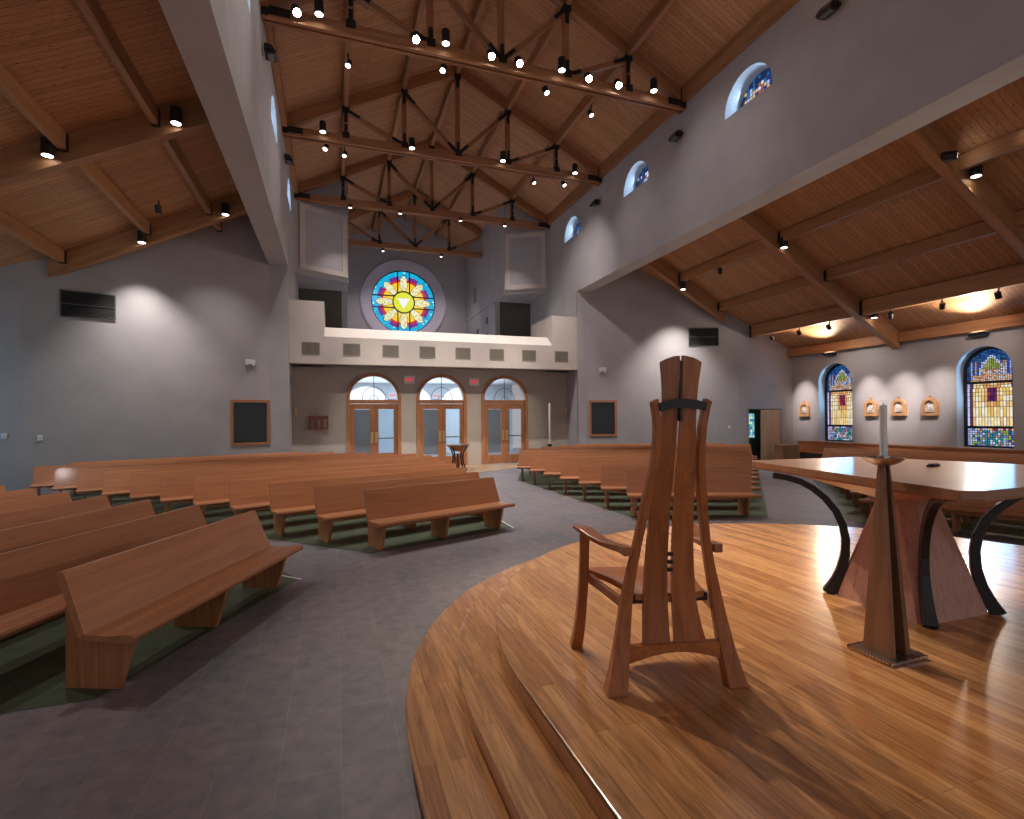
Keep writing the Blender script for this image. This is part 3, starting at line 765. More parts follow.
for i in range(12):
    lx, ly = .44-.745*i, 8.26+.80*i
    if i == 11: lx, ly = -6.75, 17.02
    rx = endx(i); L = (rx-lx)/dCL.x
    ry = 9.19+1.07*i
    p = Vector((rx, ry - (2.78-rx)*.4)) - dCL*L
    lab = 'oak pew of the left centre block, %s row back from the platform' % ORD[i]
    pew(p.x, p.y, aCL, L, lab, GR)
    q = Vector((2*XC-rx, ry - (2.78-rx)*.4))
    lab = 'oak pew of the right centre block, %s row back from the platform' % ORD[i]
    dR = Vector((math.cos(-aCL), math.sin(-aCL)))
    q = q-dR*.12
    pew(q.x, q.y, -aCL, L-.10, lab, GR)
aNL = math.atan2(.925, .379); dNL = Vector((.379, .925))
for i in range(8):
    l = Vector((-1.87-1.07*i, 4.6)); r_ = Vector((-.92-.757*i, 6.92+.757*i))
    L = (r_-l).length
    if l.x < -9.6:
        k = (l.x+9.6)/l.x
        t = (-9.6-l.x)/dNL.x; l = l+dNL*t; L = (r_-l).length
    pew(l.x, l.y, aNL, L, 'oak pew of the near left block, %s row out from the platform' % ORD[i], GR)
for i in range(9):
    l = Vector((2*XC+.92+.757*i, 6.92+.757*i)); r_ = Vector((2*XC+1.87+1.07*i, 4.6))
    L = (r_-l).length
    if r_.x > 17.9: 
        t = (r_.x-17.9)/.379; L = L-t
    d = Vector((.379, -.925))
    pew(l.x, l.y, -aNL, L, 'oak pew of the right block behind the altar, %s row out from the platform' % ORD[i], GR)
# long wall bench under the windows
e = empty('wall_bench', (19.10, 17.2, 0), -math.pi/2); tag(e, 'long oak bench with panelled back along the stained window wall', 'bench')
MB().box((0, -.05, .40), (18.5, 0, .86)).box((0, -.08, .84), (18.5, 0, .89)).build('backrest', OAK, e)
MB().box((0, -.55, .41), (18.5, -.05, .46)).build('seat', OAK, e)
for k in range(11): MB().box((k*1.8, -.5, 0), (k*1.8+.05, -.05, .41)).build('support_panel', OAKV, e)
# small low cabinet end by the corner
e = empty('side_cabinet', (17.95, 16.75, 0)); tag(e, 'low dark wooden cabinet in the corner under the first wall plaque', 'cabinet')
MB().box((-.45, -.2, 0), (.45, .2, .72)).build('body', STANDW, e); MB().box((-.48, -.23, .72), (.48, .23, .76)).build('top', OAK, e)

# ================================================================ PRESIDER'S CHAIR
ch = empty('armchair', (1.78, 2.42, .45), -R(12.44)); tag(ch, 'tall cherry wood armchair with two flared back slats standing on the platform', 'armchair')
YT = [(0, 0), (.12, .016), (.25, .031), (.38, .043), (.5, .049), (.65, .044), (.8, .029), (.93, .009), (1.06, -.015), (1.2, -.047), (1.33, -.073), (1.46, -.094), (1.6, -.112), (1.72, -.124), (1.85, -.134)]
yb = lambda z: interp(YT, z)
CXO = -.006
def interp(tab, z):
    for (z0, a), (z1, b) in zip(tab, tab[1:]):
        if z <= z1: return a+(b-a)*(z-z0)/(z1-z0)
    return tab[-1][1]
oT = [(0, .405), (.12, .370), (.25, .340), (.48, .295), (.65, .255), (.8, .222), (.93, .20), (1.06, .183), (1.2, .158), (1.33, .145), (1.46, .146), (1.6, .168)]
iT = [(0, .29), (.12, .272), (.28, .252), (.5, .228), (.71, .194), (.9, .160), (1.06, .134), (1.2, .114), (1.33, .107), (1.46, .108), (1.6, .132)]
for s in (-1, 1):
    zs = [0, .1, .22, .35, .5, .65, .8, .95, 1.06, 1.2, 1.33, 1.46, 1.55, 1.6]
    mb = MB(); vs = []
    for z in zs:
        c = CXO*min(1, z/.8); a, b = c+s*interp(iT, z), c+s*interp(oT, z); d = .024 if z > .3 else .024+.022*(1-z/.3)
        zz = z
        vs += [(a, yb(z)-d, zz+(.0 if z < 1.6 else .0)), (b, yb(z)-d, zz-(.0 if z < 1.6 else .02)), (b, yb(z)+d, zz-(.0 if z < 1.6 else .02)), (a, yb(z)+d, zz)]
    n = len(zs)
    mb.add(vs, [(i*4+k, i*4+(k+1) % 4, i*4+4+(k+1) % 4, i*4+4+k) for i in range(n-1) for k in range(4)]+[(3,2,1,0), (n*4-4, n*4-3, n*4-2, n*4-1)])
    mb.build('rear_leg', CHERRY, ch, bevel=.006)
    so = [(.20, .17), (.5, .152), (.8, .134), (1.06, .12), (1.3, .108), (1.5, .094), (1.6, .094), (1.67, .098), (1.80, .113)]
    si = [(.20, .014), (.5, .014), (1.06, .012), (1.33, .009), (1.85, .008)]
    zs = [.20, .35, .5, .65, .8, .95, 1.06, 1.2, 1.3, 1.4, 1.5, 1.6, 1.67, 1.74, 1.79]; vs = []
    nc = 5
    for k, z in enumerate(zs):
        c = CXO*min(1, z/.5)-.006; a, b = c+s*interp(si, z), c+s*interp(so, z)
        bow = .012*math.sin(z*1.6)
        row = []
        for q in range(nc):
            t = q/(nc-1); zz = z+(.035*(1-t*t) if k == len(zs)-1 else 0); row.append((a+(b-a)*t, zz))
        vs += [(x, yb(z)-.012+bow, zz) for x, zz in row]+[(x, yb(z)+.012+bow, zz) for x, zz in row[::-1]]
    n = len(zs); m_ = nc*2
    mb = MB().add(vs, [(i*m_+k, i*m_+(k+1) % m_, (i+1)*m_+(k+1) % m_, (i+1)*m_+k) for i in range(n-1) for k in range(m_)]+[list(range(m_))[::-1], list(range((n-1)*m_, n*m_))])
    mb.build('back_slat', CHERRY, ch)
    # front leg: curved outwards at the foot
    pts = [(s*.425, .59, 0), (s*.404, .583, .09), (s*.386, .577, .19), (s*.371, .572, .30), (s*.361, .568, .42), (s*.354, .564, .58), (s*.350, .56, .755)]
    mb = MB().ribbon([(p[0]-.015*min(1, p[2]/.3), p[1], p[2]) for p in pts], [.075, .068, .063, .060, .058, .056, .056], [.06, .057, .054, .052, .05, .05, .05], (1, 0, 0))
    mb.build('front_leg', CHERRY, ch, bevel=.005)
    # arm: paddle shaped, sweeping out to the front
    pts = [(s*.262, .0, .765), (s*.264, .09, .762), (s*.278, .20, .748), (s*.30, .32, .742), (s*.328, .44, .752), (s*.358, .55, .772), (s*.385, .65, .776)]
    MB().ribbon([(p[0]+CXO, p[1], p[2]) for p in pts], [.05, .055, .062, .075, .092, .098, .07], [.05, .042, .034, .03, .03, .028, .02], (.95*s, -.3, 0)).build('armrest', CHERRYH, ch, bevel=.005)
    # side rail under the seat
    pts = [(s*.245, .045, .455), (s*.258, .17, .44), (s*.285, .32, .445), (s*.33, .54, .46)]
    MB().ribbon([(p[0]+CXO, p[1], p[2]) for p in pts], .028, [.09, .055, .05, .06], (1, 0, 0)).build('side_rail', CHERRYH, ch, bevel=.004)
# seat: dished plank
mb = MB(); nu, nv = 12, 10; vs = []
for t in (1, 0):
    for j in range(nv+1):
        f = j/nv; yy = .06+.60*f; hw = .20+(.345-.20)*f-.035*math.sin(math.pi*f)
        for i in range(nu+1):
            u = i/nu*2-1
            z = .485+.02*u*u-.02*math.sin(math.pi*min(1, f*1.1))*(1-u*u)+.02*(f-.5)*(-1)
            vs.append((CXO+u*hw, yy+(.05*(1-u*u) if f > .95 else 0), z if t else z-.035))
n1 = (nu+1)*(nv+1)
fs = [(j*(nu+1)+i, j*(nu+1)+i+1, (j+1)*(nu+1)+i+1, (j+1)*(nu+1)+i) for j in range(nv) for i in range(nu)]
fs += [[a+n1 for a in f][::-1] for f in fs]
bd = [i for i in range(nu)] + [j*(nu+1)+nu for j in range(nv)] + [nv*(nu+1)+i for i in range(nu, 0, -1)] + [j*(nu+1) for j in range(nv, 0, -1)]
fs += [(bd[k], bd[(k+1) % len(bd)], bd[(k+1) % len(bd)]+n1, bd[k]+n1) for k in range(len(bd))]
MB().add(vs, fs).build('seat', CHERRYH, ch, smooth=True)
# black cross bar behind the seat, arched head band, black spline and pegs
MB().box((CXO-.225, .065, .455), (CXO+.225, .09, .50)).build('seat_crossbar', DARKW, ch)
pts = [(CXO+u*.128, yb(1.57)-.026, 1.553+.020*(1-u*u)) for u in [i/6-1 for i in range(13)]]
MB().ribbon(pts, .045, .018, (0, 0, 1)).build('head_band', DARKW, ch)
MB().box((CXO-.013, yb(1.66)-.012, 1.48), (CXO+.001, yb(1.66)+.035, 1.80)).build('centre_spline', DARKW, ch)
for z in (.645, .69, .735): MB().box((CXO-.020, yb(z)-.008, z-.01), (CXO+.009, yb(z)+.012, z+.01)).build('peg', DARKW, ch)
pr = [(-.27, .245), (.255, .245), (.285, .15)] + [(.235*math.cos(a), .15+.055*math.sin(a)) for a in [math.pi*i/14 for i in range(15)]] + [(-.29, .15)]
pr = [(-.262, .245), (.255, .245), (.272, .15)] + [(.25-.5*i/12, .155+.045*math.sin(math.pi*i/12)) for i in range(13)] + [(-.278, .15)]
MB().prism(pr, lambda x, z: (x, yb(.2)-.022, z), lambda x, z: (x, yb(.2)+.018, z)).build('lower_rail', CHERRYH, ch)

# ================================================================ ALTAR
al = empty('altar_table', (4.34, 2.9, .45)); tag(al, 'large altar table on a tapered pyramid base with four curved black legs', 'altar')
A0 = Vector((4.34, 2.9, 0))
top = [(3.72, 3.86), (3.78, 3.93), (5.02, 3.84), (5.10, 3.77), (5.62, 2.02), (5.54, 1.93), (3.38, 1.84), (3.27, 1.90)]
tl = [(x-A0.x, y-A0.y) for x, y in top]
MB().prism(tl, lambda x, y: (x, y, 1.025), lambda x, y: (x, y, 1.08)).build('tabletop', TOPWOOD, al, bevel=.004)
edge = MB()
MB().prism([(x*.97, y*.97) for x, y in tl], lambda x, y: (x, y, 1.01), lambda x, y: (x, y, 1.027)).build('tabletop_underside', OAK, al)
def frus(c0, h0, z0, c1, h1, z1):
    vs = [(x, y, z0) for x, y in c0]+[(x, y, z1) for x, y in c1]; n = len(c0)
    return MB().add(vs, [list(range(n))[::-1], list(range(n, 2*n))]+[(i, (i+1) % n, (i+1) % n+n, i+n) for i in range(n)])
base = [(-.42, -.40), (.40, -.40), (.40, .42), (-.42, .42)]
b0 = [(-.37, -.31), (-.31, -.37), (.30, -.38), (.36, -.33), (.36, .33), (.30, .38), (-.31, .38), (-.37, .32)]
b1 = [(-.19, -.06), (-.10, -.15), (.12, -.15), (.18, -.10), (.18, .10), (.12, .15), (-.12, .15), (-.19, .08)]
frus(b0, 0, 0, b1, 0, .83).build('pyramid_base', MAPLE, al)
b2 = [(x*4.4, y*4.4) for x, y in b1]
b2 = [(-.88, -.70), (-.78, -.82), (.90, -.74), (1.0, -.64), (.6, .58), (.5, .68), (-.44, .76), (-.54, .70)]
frus(b1, 0, .83, b2, 0, 1.01).build('flared_support', OAK, al)
for k, (sx, sy) in enumerate(((-1, 1), (-1, -1), (1, -1), (1, 1))):
    foot = Vector((sx*.40, sy*.42, 0)); d = Vector((sx*.68, sy*.73, 0)).normalized()
    pts = []
    tab = [(0, .55), (.08, .50), (.20, .45), (.33, .42), (.46, .415), (.58, .435), (.70, .485), (.80, .56), (.88, .65), (.93, .74), (.962, .85), (.975, .955)]
    for z, r in tab: pts.append(d*r+Vector((0, 0, z+.0)))
    side = Vector((-d.y, d.x, 0))
    MB().ribbon(pts, [.085, .075, .065, .058, .055, .055, .055, .055, .055, .055, .055, .055], [.09, .085, .075, .066, .062, .06, .058, .056, .054, .052, .05, .048], side).build('curved_leg', DARKW, al, bevel=.005)
o = MB().box((-.07, -.025, 0), (.07, .025, .018)).box((-.05, -.02, .018), (.05, .02, .026)).build('microphone', BLACK, None, Matrix.Translation((4.60, 2.86, 1.53)) @ Matrix.Rotation(R(15), 4, 'Z'), bevel=.004)
tag(o, 'flat black boundary microphone lying on the altar top', 'microphone')

# ================================================================ CANDLE STAND AND CANDLE
cs = empty('candle_stand', (3.28, 2.325, .45)); tag(cs, 'tapered wooden candle stand on a square hammered metal base beside the altar', 'candle stand')
mb = MB(); n = 10
mb.box((-.15, -.135, 0), (.15, .135, .022))
mb.build('metal_base', plain('hammered_bronze', (.32, .25, .22), .3, .9), cs, bevel=.004)
mb = MB()
random.seed(3)
for i in range(16):
    for a, b in (((-.15+.3*i/15), -.137), ((-.15+.3*i/15), .137)):
        mb.box((a-.008, b-.006, .004+.004*random.random()), (a+.008, b+.006, .022+.005*random.random()))
for i in range(14):
    for b in (-.152, .152):
        a = -.13+.26*i/13; mb.box((b-.006, a-.008, .004), (b+.006, a+.008, .022+.005*random.random()))
mb.build('hammered_rim', plain('hammered_silver', (.62, .52, .5), .25, 1), cs)
def wedge(p0, p1, nm, m=STANDW):
    frus(p0, 0, .022, p1, 0, 1.19).build(nm, m, cs)
wedge([(-.10, -.10), (-.06, -.10), (-.06, .08), (-.10, .08)], [(-.030, -.022), (-.016, -.022), (-.016, .018), (-.030, .018)], 'left_upright')
wedge([(.045, -.09), (.085, -.09), (.085, .08), (.045, .08)], [(.012, -.020), (.026, -.020), (.026, .018), (.012, .018)], 'right_upright')
wedge([(-.06, -.02), (.045, -.02), (.045, .06), (-.06, .06)], [(-.016, -.004), (.012, -.004), (.012, .012), (-.016, .012)], 'gap_shade_core', DARKW)  # dark wedge standing in for the shaded gap between the uprights
mb = MB().lathe([(.03, 1.185), (.05, 1.187), (.085, 1.205), (.108, 1.224), (.114, 1.232), (.106, 1.236), (.08, 1.228), (.04, 1.22), (.032, 1.245), (.028, 1.245)], n=28)
mb.build('drip_dish', plain('hammered_pewter', (.5, .42, .38), .28, 1), cs, smooth=True)
cd = empty('candle', (3.28, 2.325, 1.69)); tag(cd, 'white pillar candle in a tall clear glass sleeve on the stand by the altar', 'candle')
MB().lathe([(.020, 0), (.020, .32), (.015, .325), (.005, .31)], n=18).build('wax', plain('cream_wax', (.88, .86, .80), .5), cd, smooth=True)
cg = glassy('sleeve_glass', (.85, .88, .92), .10)
MB().add([(r*math.cos(2*math.pi*k/24), r*math.sin(2*math.pi*k/24), z) for r, z in ((.027, 0), (.027, .29), (.029, .33), (.034, .355)) for k in range(24)], [(a*24+k, a*24+(k+1) % 24, (a+1)*24+(k+1) % 24, (a+1)*24+k) for a in range(3) for k in range(24)]).build('glass_sleeve', cg, cd, smooth=True)
MB().tube([(0, 0, .31), (0, 0, .34)], .003, 5).build('wick', BLACK, cd)

# ================================================================ FONT, PASCHAL CANDLE, RACK
ft = empty('baptismal_font', (4.50, 19.45, .004)); tag(ft, 'wooden bowl font on curved black legs at the aisle end by the doors', 'font')
MB().lathe([(.05, .70), (.12, .72), (.22, .78), (.34, .87), (.43, .94), (.46, .97), (.44, .975), (.28, .90), (.1, .88)], n=24).build('bowl', OAKV, ft, smooth=True); bw = ft.children[0]
MB().lathe([(.465, .955), (.48, .965), (.48, .985), (.42, .985), (.42, .96)], n=24).build('metal_rim', CHROME, bw)
MB().lathe([(.10, 0), (.07, .3), (.06, .64)], n=8).build('centre_column', CHERRY, ft)
for k in range(4):
    a = math.pi/4+k*math.pi/2; d = Vector((math.cos(a), math.sin(a), 0))
    MB().ribbon([d*.38, d*.29+Vector((0,0,.15)), d*.22+Vector((0,0,.35)), d*.21+Vector((0,0,.55)), d*.28+Vector((0,0,.74)), d*.43+Vector((0,0,.92))], .045, .04, (-d.y, d.x, 0)).build('curved_leg', DARKW, ft)
pc = empty('candle_stand', (8.88, 20.75, 0)); tag(pc, 'slim wooden candle stand near the right door pier', 'candle stand')
MB().lathe([(.16, 0), (.16, .03), (.06, .08), (.045, .4), (.05, .72), (.11, .80), (.12, .83), (.05, .84)], n=16).build('column', DARKW, pc)
MB().lathe([(.13, .83), (.14, .86), (.06, .87)], n=16).build('drip_dish', BRASS, pc)
o = MB().lathe([(.045, 0), (.045, 1.72), (.03, 1.74), (.004, 1.76)], n=14).build('candle', plain('paschal_wax', (.62, .55, .45), .5), None, Matrix.Translation((8.88, 20.75, .87)), smooth=True)
tag(o, 'tall slender paschal candle on the stand by the right pier', 'candle')
rk = empty('wall_rack', (-.55, 21.38, 1.6)); tag(rk, 'small wooden pigeonhole rack on the wall left of the doors', 'rack')
mb = MB(); mb.box((-.36, -.14, 0), (.36, -.0, .03)).box((-.36, -.14, .5), (.36, 0, .53))
for x in (-.36, -.13, .1, .33): mb.box((x, -.14, .03), (x+.03, 0, .5))
mb.box((-.33, -.03, .03), (.33, 0, .5)); mb.build('body', CHERRY, rk)
for x in (-.22, .02, .24): MB().box((x-.05, -.10, .04), (x+.05, -.04, .40)).build('booklet', plain('booklet_paper', (.3, .25, .2), .6), rk)

# ================================================================ WALL FITTINGS
def on_wall(name, P, d, n, label, cat, group=None):
    """Empty on a wall: local X along the wall, local -Y out of the wall"""
    e = empty(name); m = Matrix((Vector(d), Vector(n), Vector((0, 0, 1)))).transposed().to_4x4(); m.translation = Vector(P); e.matrix_world = m
    return tag(e, label, cat, group)
X_, Y_ = (1, 0, 0), (0, 1, 0)
def LW(x): return (x, 20.0-.36*(XLo-x), 0)
def RW(x): return (x, 20.2-.36*(x-XRo), 0)
dLv = Vector((1, .36, 0)).normalized(); nLv = Vector((-dLv.y, dLv.x, 0))
dRv = Vector((1, -.36, 0)).normalized(); nRv = Vector((-dRv.y, dRv.x, 0))
def with_z(p, z): return (p[0], p[1], z)
def framed_window(P, d, n, w, h, k):
    e = on_wall('window_%d' % k, P, d, n, None, None); e['kind'] = 'structure'
    mb = MB()
    for a, b in (((-w/2-.09, 0), (w/2+.09, .09)), ((-w/2-.09, h-.09), (w/2+.09, h)), ((-w/2-.09, .09), (-w/2, h-.09)), ((w/2, .09), (w/2+.09, h-.09))):
        mb.box((a[0], -.03, a[1]), (b[0], .1, b[1]))
    mb.build('window_frame', DOORW, e)
    MB().box((-w/2, .03, .09), (w/2, .05, h-.09)).build('glass_pane', GLASSDK, e)
framed_window(with_z(LW(-2.70), 1.12), dLv, nLv, 1.06, 1.56, 30)
framed_window(with_z(RW(11.11), 1.15), dRv, nRv, 1.02, 1.56, 31)
def big_vent(P, d, n, w, h, label):
    e = on_wall('wall_vent', P, d, n, label, 'vent', 'large dark vents on the aisle back walls')
    mb = MB(); t = .03
    mb.box((-w/2, -.03, 0), (w/2, 0, t)).box((-w/2, -.03, h-t), (w/2, 0, h)).box((-w/2, -.03, t), (-w/2+t, 0, h-t)).box((w/2-t, -.03, t), (w/2, 0, h-t)).box((-w/2+t, -.035, h/2-.012), (w/2-t, 0, h/2+.012))
    mb.build('frame', plain('grey_vent_frame', (.10, .10, .09), .5) if 'grey_vent_frame' not in bpy.data.materials else bpy.data.materials['grey_vent_frame'], e)
    MB().box((-w/2+t, -.006, t), (w/2-t, -.001, h-t)).build('backing', BLACK, e)
    sl = MB()
    for k in range(16):
        z = t+.02+k*(h-2*t-.03)/16
        sl.add([(-w/2+t, -.024, z), (w/2-t, -.024, z), (w/2-t, -.008, z+.022), (-w/2+t, -.008, z+.022)], [(0, 1, 2, 3)])
    sl.build('slats', BLACKG, e)
big_vent(with_z(LW(-6.76), 4.98), dLv, nLv, 1.27, .78, 'large dark two-part vent high on the left aisle back wall')
big_vent(with_z(RW(15.25), 5.03), dRv, nRv, 1.30, .80, 'large dark two-part vent above the tall chair on the right')
for i, x in enumerate((-.77, .66, 2.09, 3.51, 4.94, 6.36, 7.78, 9.27)):
    e = on_wall('air_grille', (x, 20.3, 4.36), X_, Y_, 'small louvred grille on the gallery front, %s from the left' % ORD[i], 'vent', 'grilles along the gallery front')
    w, h = .62, .46
    MB().box((-w/2, -.015, 0), (w/2, 0, .03)).box((-w/2, -.015, h-.03), (w/2, 0, h)).box((-w/2, -.015, .03), (-w/2+.03, 0, h-.03)).box((w/2-.03, -.015, .03), (w/2, 0, h-.03)).build('frame', VENT, e)
    sl = MB()
    for k in range(14): sl.box((-w/2+.04+k*.0395, -.012, .03), (-w/2+.062+k*.0395, -.002, h-.03))
    sl.build('slats', VENT, e)
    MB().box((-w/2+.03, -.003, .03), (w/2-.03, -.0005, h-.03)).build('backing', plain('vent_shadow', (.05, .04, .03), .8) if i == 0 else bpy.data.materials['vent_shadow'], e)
def exit_sign(P, label):
    e = on_wall('exit_sign', P, X_, Y_, label, 'sign', 'exit signs')
    MB().box((-.22, -.08, -.02), (.22, 0, .32)).build('housing', plain('sign_white', (.75, .66, .66), .4) if 'sign_white' not in bpy.data.materials else bpy.data.materials['sign_white'], e, bevel=.01)
    f = bpy.data.curves.new('EXIT', 'FONT'); f.body = 'EXIT'; f.size = .155; f.align_x = 'CENTER'; f.align_y = 'CENTER'; f.extrude = .004; f.offset = .004
    t_ = bpy.data.objects.new('tmp', f); COL.objects.link(t_); bpy.context.view_layer.update(); me = bpy.data.meshes.new_from_object(t_); bpy.data.objects.remove(t_)
    o = bpy.data.objects.new('exit_text', me); COL.objects.link(o); o.parent = e; o.location = (0, -.085, .15); o.rotation_euler = (math.pi/2, 0, 0); o.data.materials.append(EXITM)
exit_sign((2.93, 21.39, 3.42), 'lit red exit sign between the left and middle doors')
exit_sign((5.66, 21.39, 3.38), 'lit red exit sign between the middle and right doors')
exit_sign((3.08, 28.98, 3.12), 'red exit sign seen through the left fanlight')
exit_sign((5.5, 28.98, 3.12), 'red exit sign seen through the middle fanlight')
for (P, d, n, lab) in ((with_z(LW(-2.72), 3.90), dLv, nLv, 'white emergency light above the framed window on the left wall'), (with_z(RW(11.1), 3.98), dRv, nRv, 'white emergency light above the framed window on the right wall')):
    e = on_wall('emergency_light', P, d, n, lab, 'emergency light')
    MB().box((-.16, -.09, 0), (.16, 0, .16)).build('housing', WHITE, e, bevel=.02)
    for x in (-.1, .1): MB().lathe([(.05, 0), (.055, .03), (.03, .05)], (x, -.07, -.045), 10).build('lamp_head', WHITE, e)
for (P, d, n, lab) in (((-1.36, 21.38, 2.15), X_, Y_, 'small brass wall bracket at the left edge of the door wall'), ((9.9, 21.38, 2.15), X_, Y_, 'small brass wall bracket at the right edge of the door wall')):
    e = on_wall('wall_bracket', P, d, n, lab, 'candle bracket')
    MB().box((-.05, -.02, 0), (.05, 0, .26)).build('back_plate', BRASS, e); MB().tube([(0, -.02, .08), (0, -.12, .06), (0, -.14, .12)], .018, 6).build('arm', BRASS, e)
    MB().lathe([(.025, 0), (.025, .14)], (0, -.14, .12), 8).build('small_candle', WHITE, e)
SWM = WHITE
for (P, d, n, lab) in ((with_z(LW(-7.76), 1.53), dLv, nLv, 'small white wall switch near the left corner'), (with_z(RW(16.25), 1.48), dRv, nRv, 'small white wall switch left of the side door'), ((-8.45, 17.76, 1.6), (Vector((1, .21, 0)).normalized()), Vector((-.21, 1, 0)).normalized(), 'small pale thermostat on the wall at the far left edge')):
    e = on_wall('wall_switch', P, d, n, lab, 'switch'); MB().box((-.06, -.02, -.08), (.06, 0, .08)).build('plate', SWM, e, bevel=.01); MB().box((-.015, -.03, -.03), (.015, -.02, .03)).build('toggle', SWM, e)
# small grilles on the gallery side wall
for (y, z, w, h, lab) in ((29.9, 8.9, .45, .85, 'tall pale grille on the gallery side wall beside the rose window'), (27.4, 7.2, .12, .35, 'upper small black box on the gallery side wall'), (27.4, 6.5, .12, .18, 'lower small black box on the gallery side wall'), (29.3, 6.9, .12, .3, 'small black box nearer the rose window wall')):
    o = MB().box((-.05, -w/2, 0), (0, w/2, h)).build('wall_box', VENT if w > .3 else BLACK, None, Matrix.Translation((CX1, y, z)))
    tag(o, lab, 'wall box')
# carved plaques
PLQ = wood('plaque_wood', (.50, .25, .10), (.62, .34, .15), (.7, .42, .2), 2, 1.5, .4)
PLS = plain('pale_stone_relief', (.62, .58, .52), .7)
random.seed(11)
for (y, lab) in ((16.9, 'arched wall plaque left of the far stained window'), (14.0, 'arched wall plaque just right of the far stained window'), (12.98, 'arched wall plaque in the middle, directly behind the candle'), (11.95, 'arched wall plaque just left of the near stained window')):
    e = on_wall('wall_plaque', (19.15, y, 1.93), (0, -1, 0), (1, 0, 0), lab, 'plaque', 'carved plaques between the windows')
    out = arch(-.25, .25, 0, .60, 14); inn = arch(-.155, .155, .09, .50, 14); n = len(out)
    MB().prism(out, lambda s, z: (s, -.03, z), lambda s, z: (s, 0, z)).build('back_board', PLQ, e); bb = e.children[0]
    MB().add([(s, yy, z) for yy in (-.10, -.03) for l in (out, inn) for s, z in l],
             [q for b0, b1 in ((0, n), (2*n, 3*n)) for q in [(b0+i, b0+(i+1) % n, b1+(i+1) % n, b1+i) for i in range(n)]] +
             [(n+i, n+(i+1) % n, 3*n+(i+1) % n, 3*n+i) for i in range(n)]+[(i, (i+1) % n, 2*n+(i+1) % n, 2*n+i) for i in range(n)]).build('frame', PLQ, e)
    MB().box((-.14, -.06, .05), (.14, -.028, .12)).build('ledge', DARKW, e)
    rl = MB()
    for _ in range(8):
        x, z = random.uniform(-.09, .09), random.uniform(.15, .28); hgt = random.uniform(.1, .17)
        rl.lathe([(.028, 0), (.032, hgt*.5), (.018, hgt*.75), (.022, hgt*.9), (.008, hgt)], (x, -.045, z), 7)
    rl.prism(arch(-.15, .15, .12, .49, 10), lambda s, z: (s, -.045, z), lambda s, z: (s, -.03, z))
    rl.build('relief', PLS, bb)
    MB().box((-.02, -.09, .60), (.02, -.06, .68)).box((-.05, -.09, .63), (.05, -.06, .655)).build('finial', PLQ, e)
# uplights above the windows
for y, lab in ((15.62, 'black wall uplight above the far stained window'), (10.5, 'black wall uplight above the near stained window')):
    e = on_wall('wall_uplight', (19.15, y, 4.36), (0, -1, 0), (1, 0, 0), lab, 'wall light', 'uplights over the windows')
    MB().prism([(-.02, 0), (-.22, .05), (-.27, .14), (-.02, .14)], lambda y_, z: (-.19, y_, z), lambda y_, z: (.19, y_, z)).build('housing', BLACK, e)
    MB().box((-.16, -.24, .141), (.16, -.05, .146)).build('lens', SCONCEL, e)
    for s in (-1, 1): MB().box((s*.22-.03, -.14, .03), (s*.22+.03, -.05, .12)).build('bracket', BLACK, e)

# ================================================================ LAMPS
def spot(parent_or_loc, loc, target, energy, size=60, blend=.5, col=(1, .88, .74), rad=.06):
    l = bpy.data.lights.new('lamp_or_added_spot', 'SPOT'); l.energy = energy; l.spot_size = R(size); l.spot_blend = blend; l.color = col; l.shadow_soft_size = rad
    o = bpy.data.objects.new('lamp_or_added_spot', l); COL.objects.link(o)
    d = Vector(target)-Vector(loc); o.rotation_euler = d.to_track_quat('-Z', 'Y').to_euler(); o.location = Vector(loc)+d.normalized()*.02
    return o
def can(loc, target, label, group, r=.10, h=.30, lens=LENS, mount=(0, 0, .16), cat='spotlight'):
    """cylinder lamp: loc is the mouth, target where it points; mount: vector to where its bracket is fixed"""
    e = empty('spotlight', loc); tag(e, label, cat, group)
    d = (Vector(target)-Vector(loc)).normalized(); q = d.to_track_quat('-Z', 'Y').to_matrix().to_4x4()
    hs = MB().lathe([(r*.82, 0.012), (r*.86, 0), (r, 0), (r, h*.93), (r*.8, h), (.01, h)], n=16).build('housing', BLACK, e, q)
    MB().lathe([(r*.84, -.004), (r*.84, .006)], n=16).build('lens', lens, hs)
    c = q @ Vector((0, 0, h*.6))
    MB().tube([tuple(c), tuple(Vector(mount))], .022, 6).build('bracket', BLACK, e)
    return e
WARM = (1, .935, .91)
# floodlights and downlights on the bright truss
GB = 'bright floodlights on the nave truss'; y = 12.86
flood = [(-.74, 11.42), (2.01, 11.43), (3.98, 11.44), (4.76, 11.42), (6.82, 11.44), (7.77, 11.44)]
tg = [(2.0, 4.4, .5), (3.4, 4.0, .5), (3.4, 4.9, .5), (5.4, 4.9, .5), (5.0, 4.0, .5), (6.2, 4.8, .5)]
for i, ((x, z), t) in enumerate(zip(flood, tg)):
    x, z = x*12.72/12.9, 1.95+(z-1.95)*12.72/12.9
    can((x, 12.72, z), t, 'bright floodlight shining at the viewer, %s from left on the truss' % ORD[i], GB, .10, .24, LENSHOT, (0, .2, .06))
    spot(None, (x, 12.70, z-.01), t, 3300, 26, 1, (1, .90, .80), .09)
downs = [(-.26, 11.5), (2.76, 11.5), (5.99, 11.5), (8.94, 11.52)]
for i, (x, z) in enumerate(downs):
    x, z = x*12.64/12.9, 1.95+(z-1.95)*12.64/12.9
    can((x, 12.64, z), (x, 12.4, 0), 'black cylinder downlight on the floodlit truss, %s from the left' % ORD[i], 'cylinder downlights on the floodlit truss', .105, .34, LENS, (0, .24, .12))
    spot(None, (x, 12.64, z-.03), (x+(XC-x)*.3, y-1.0, 0), 2000 if 0 < i < 3 else 1300, 66 if 0 < i < 3 else 56, 1, WARM)
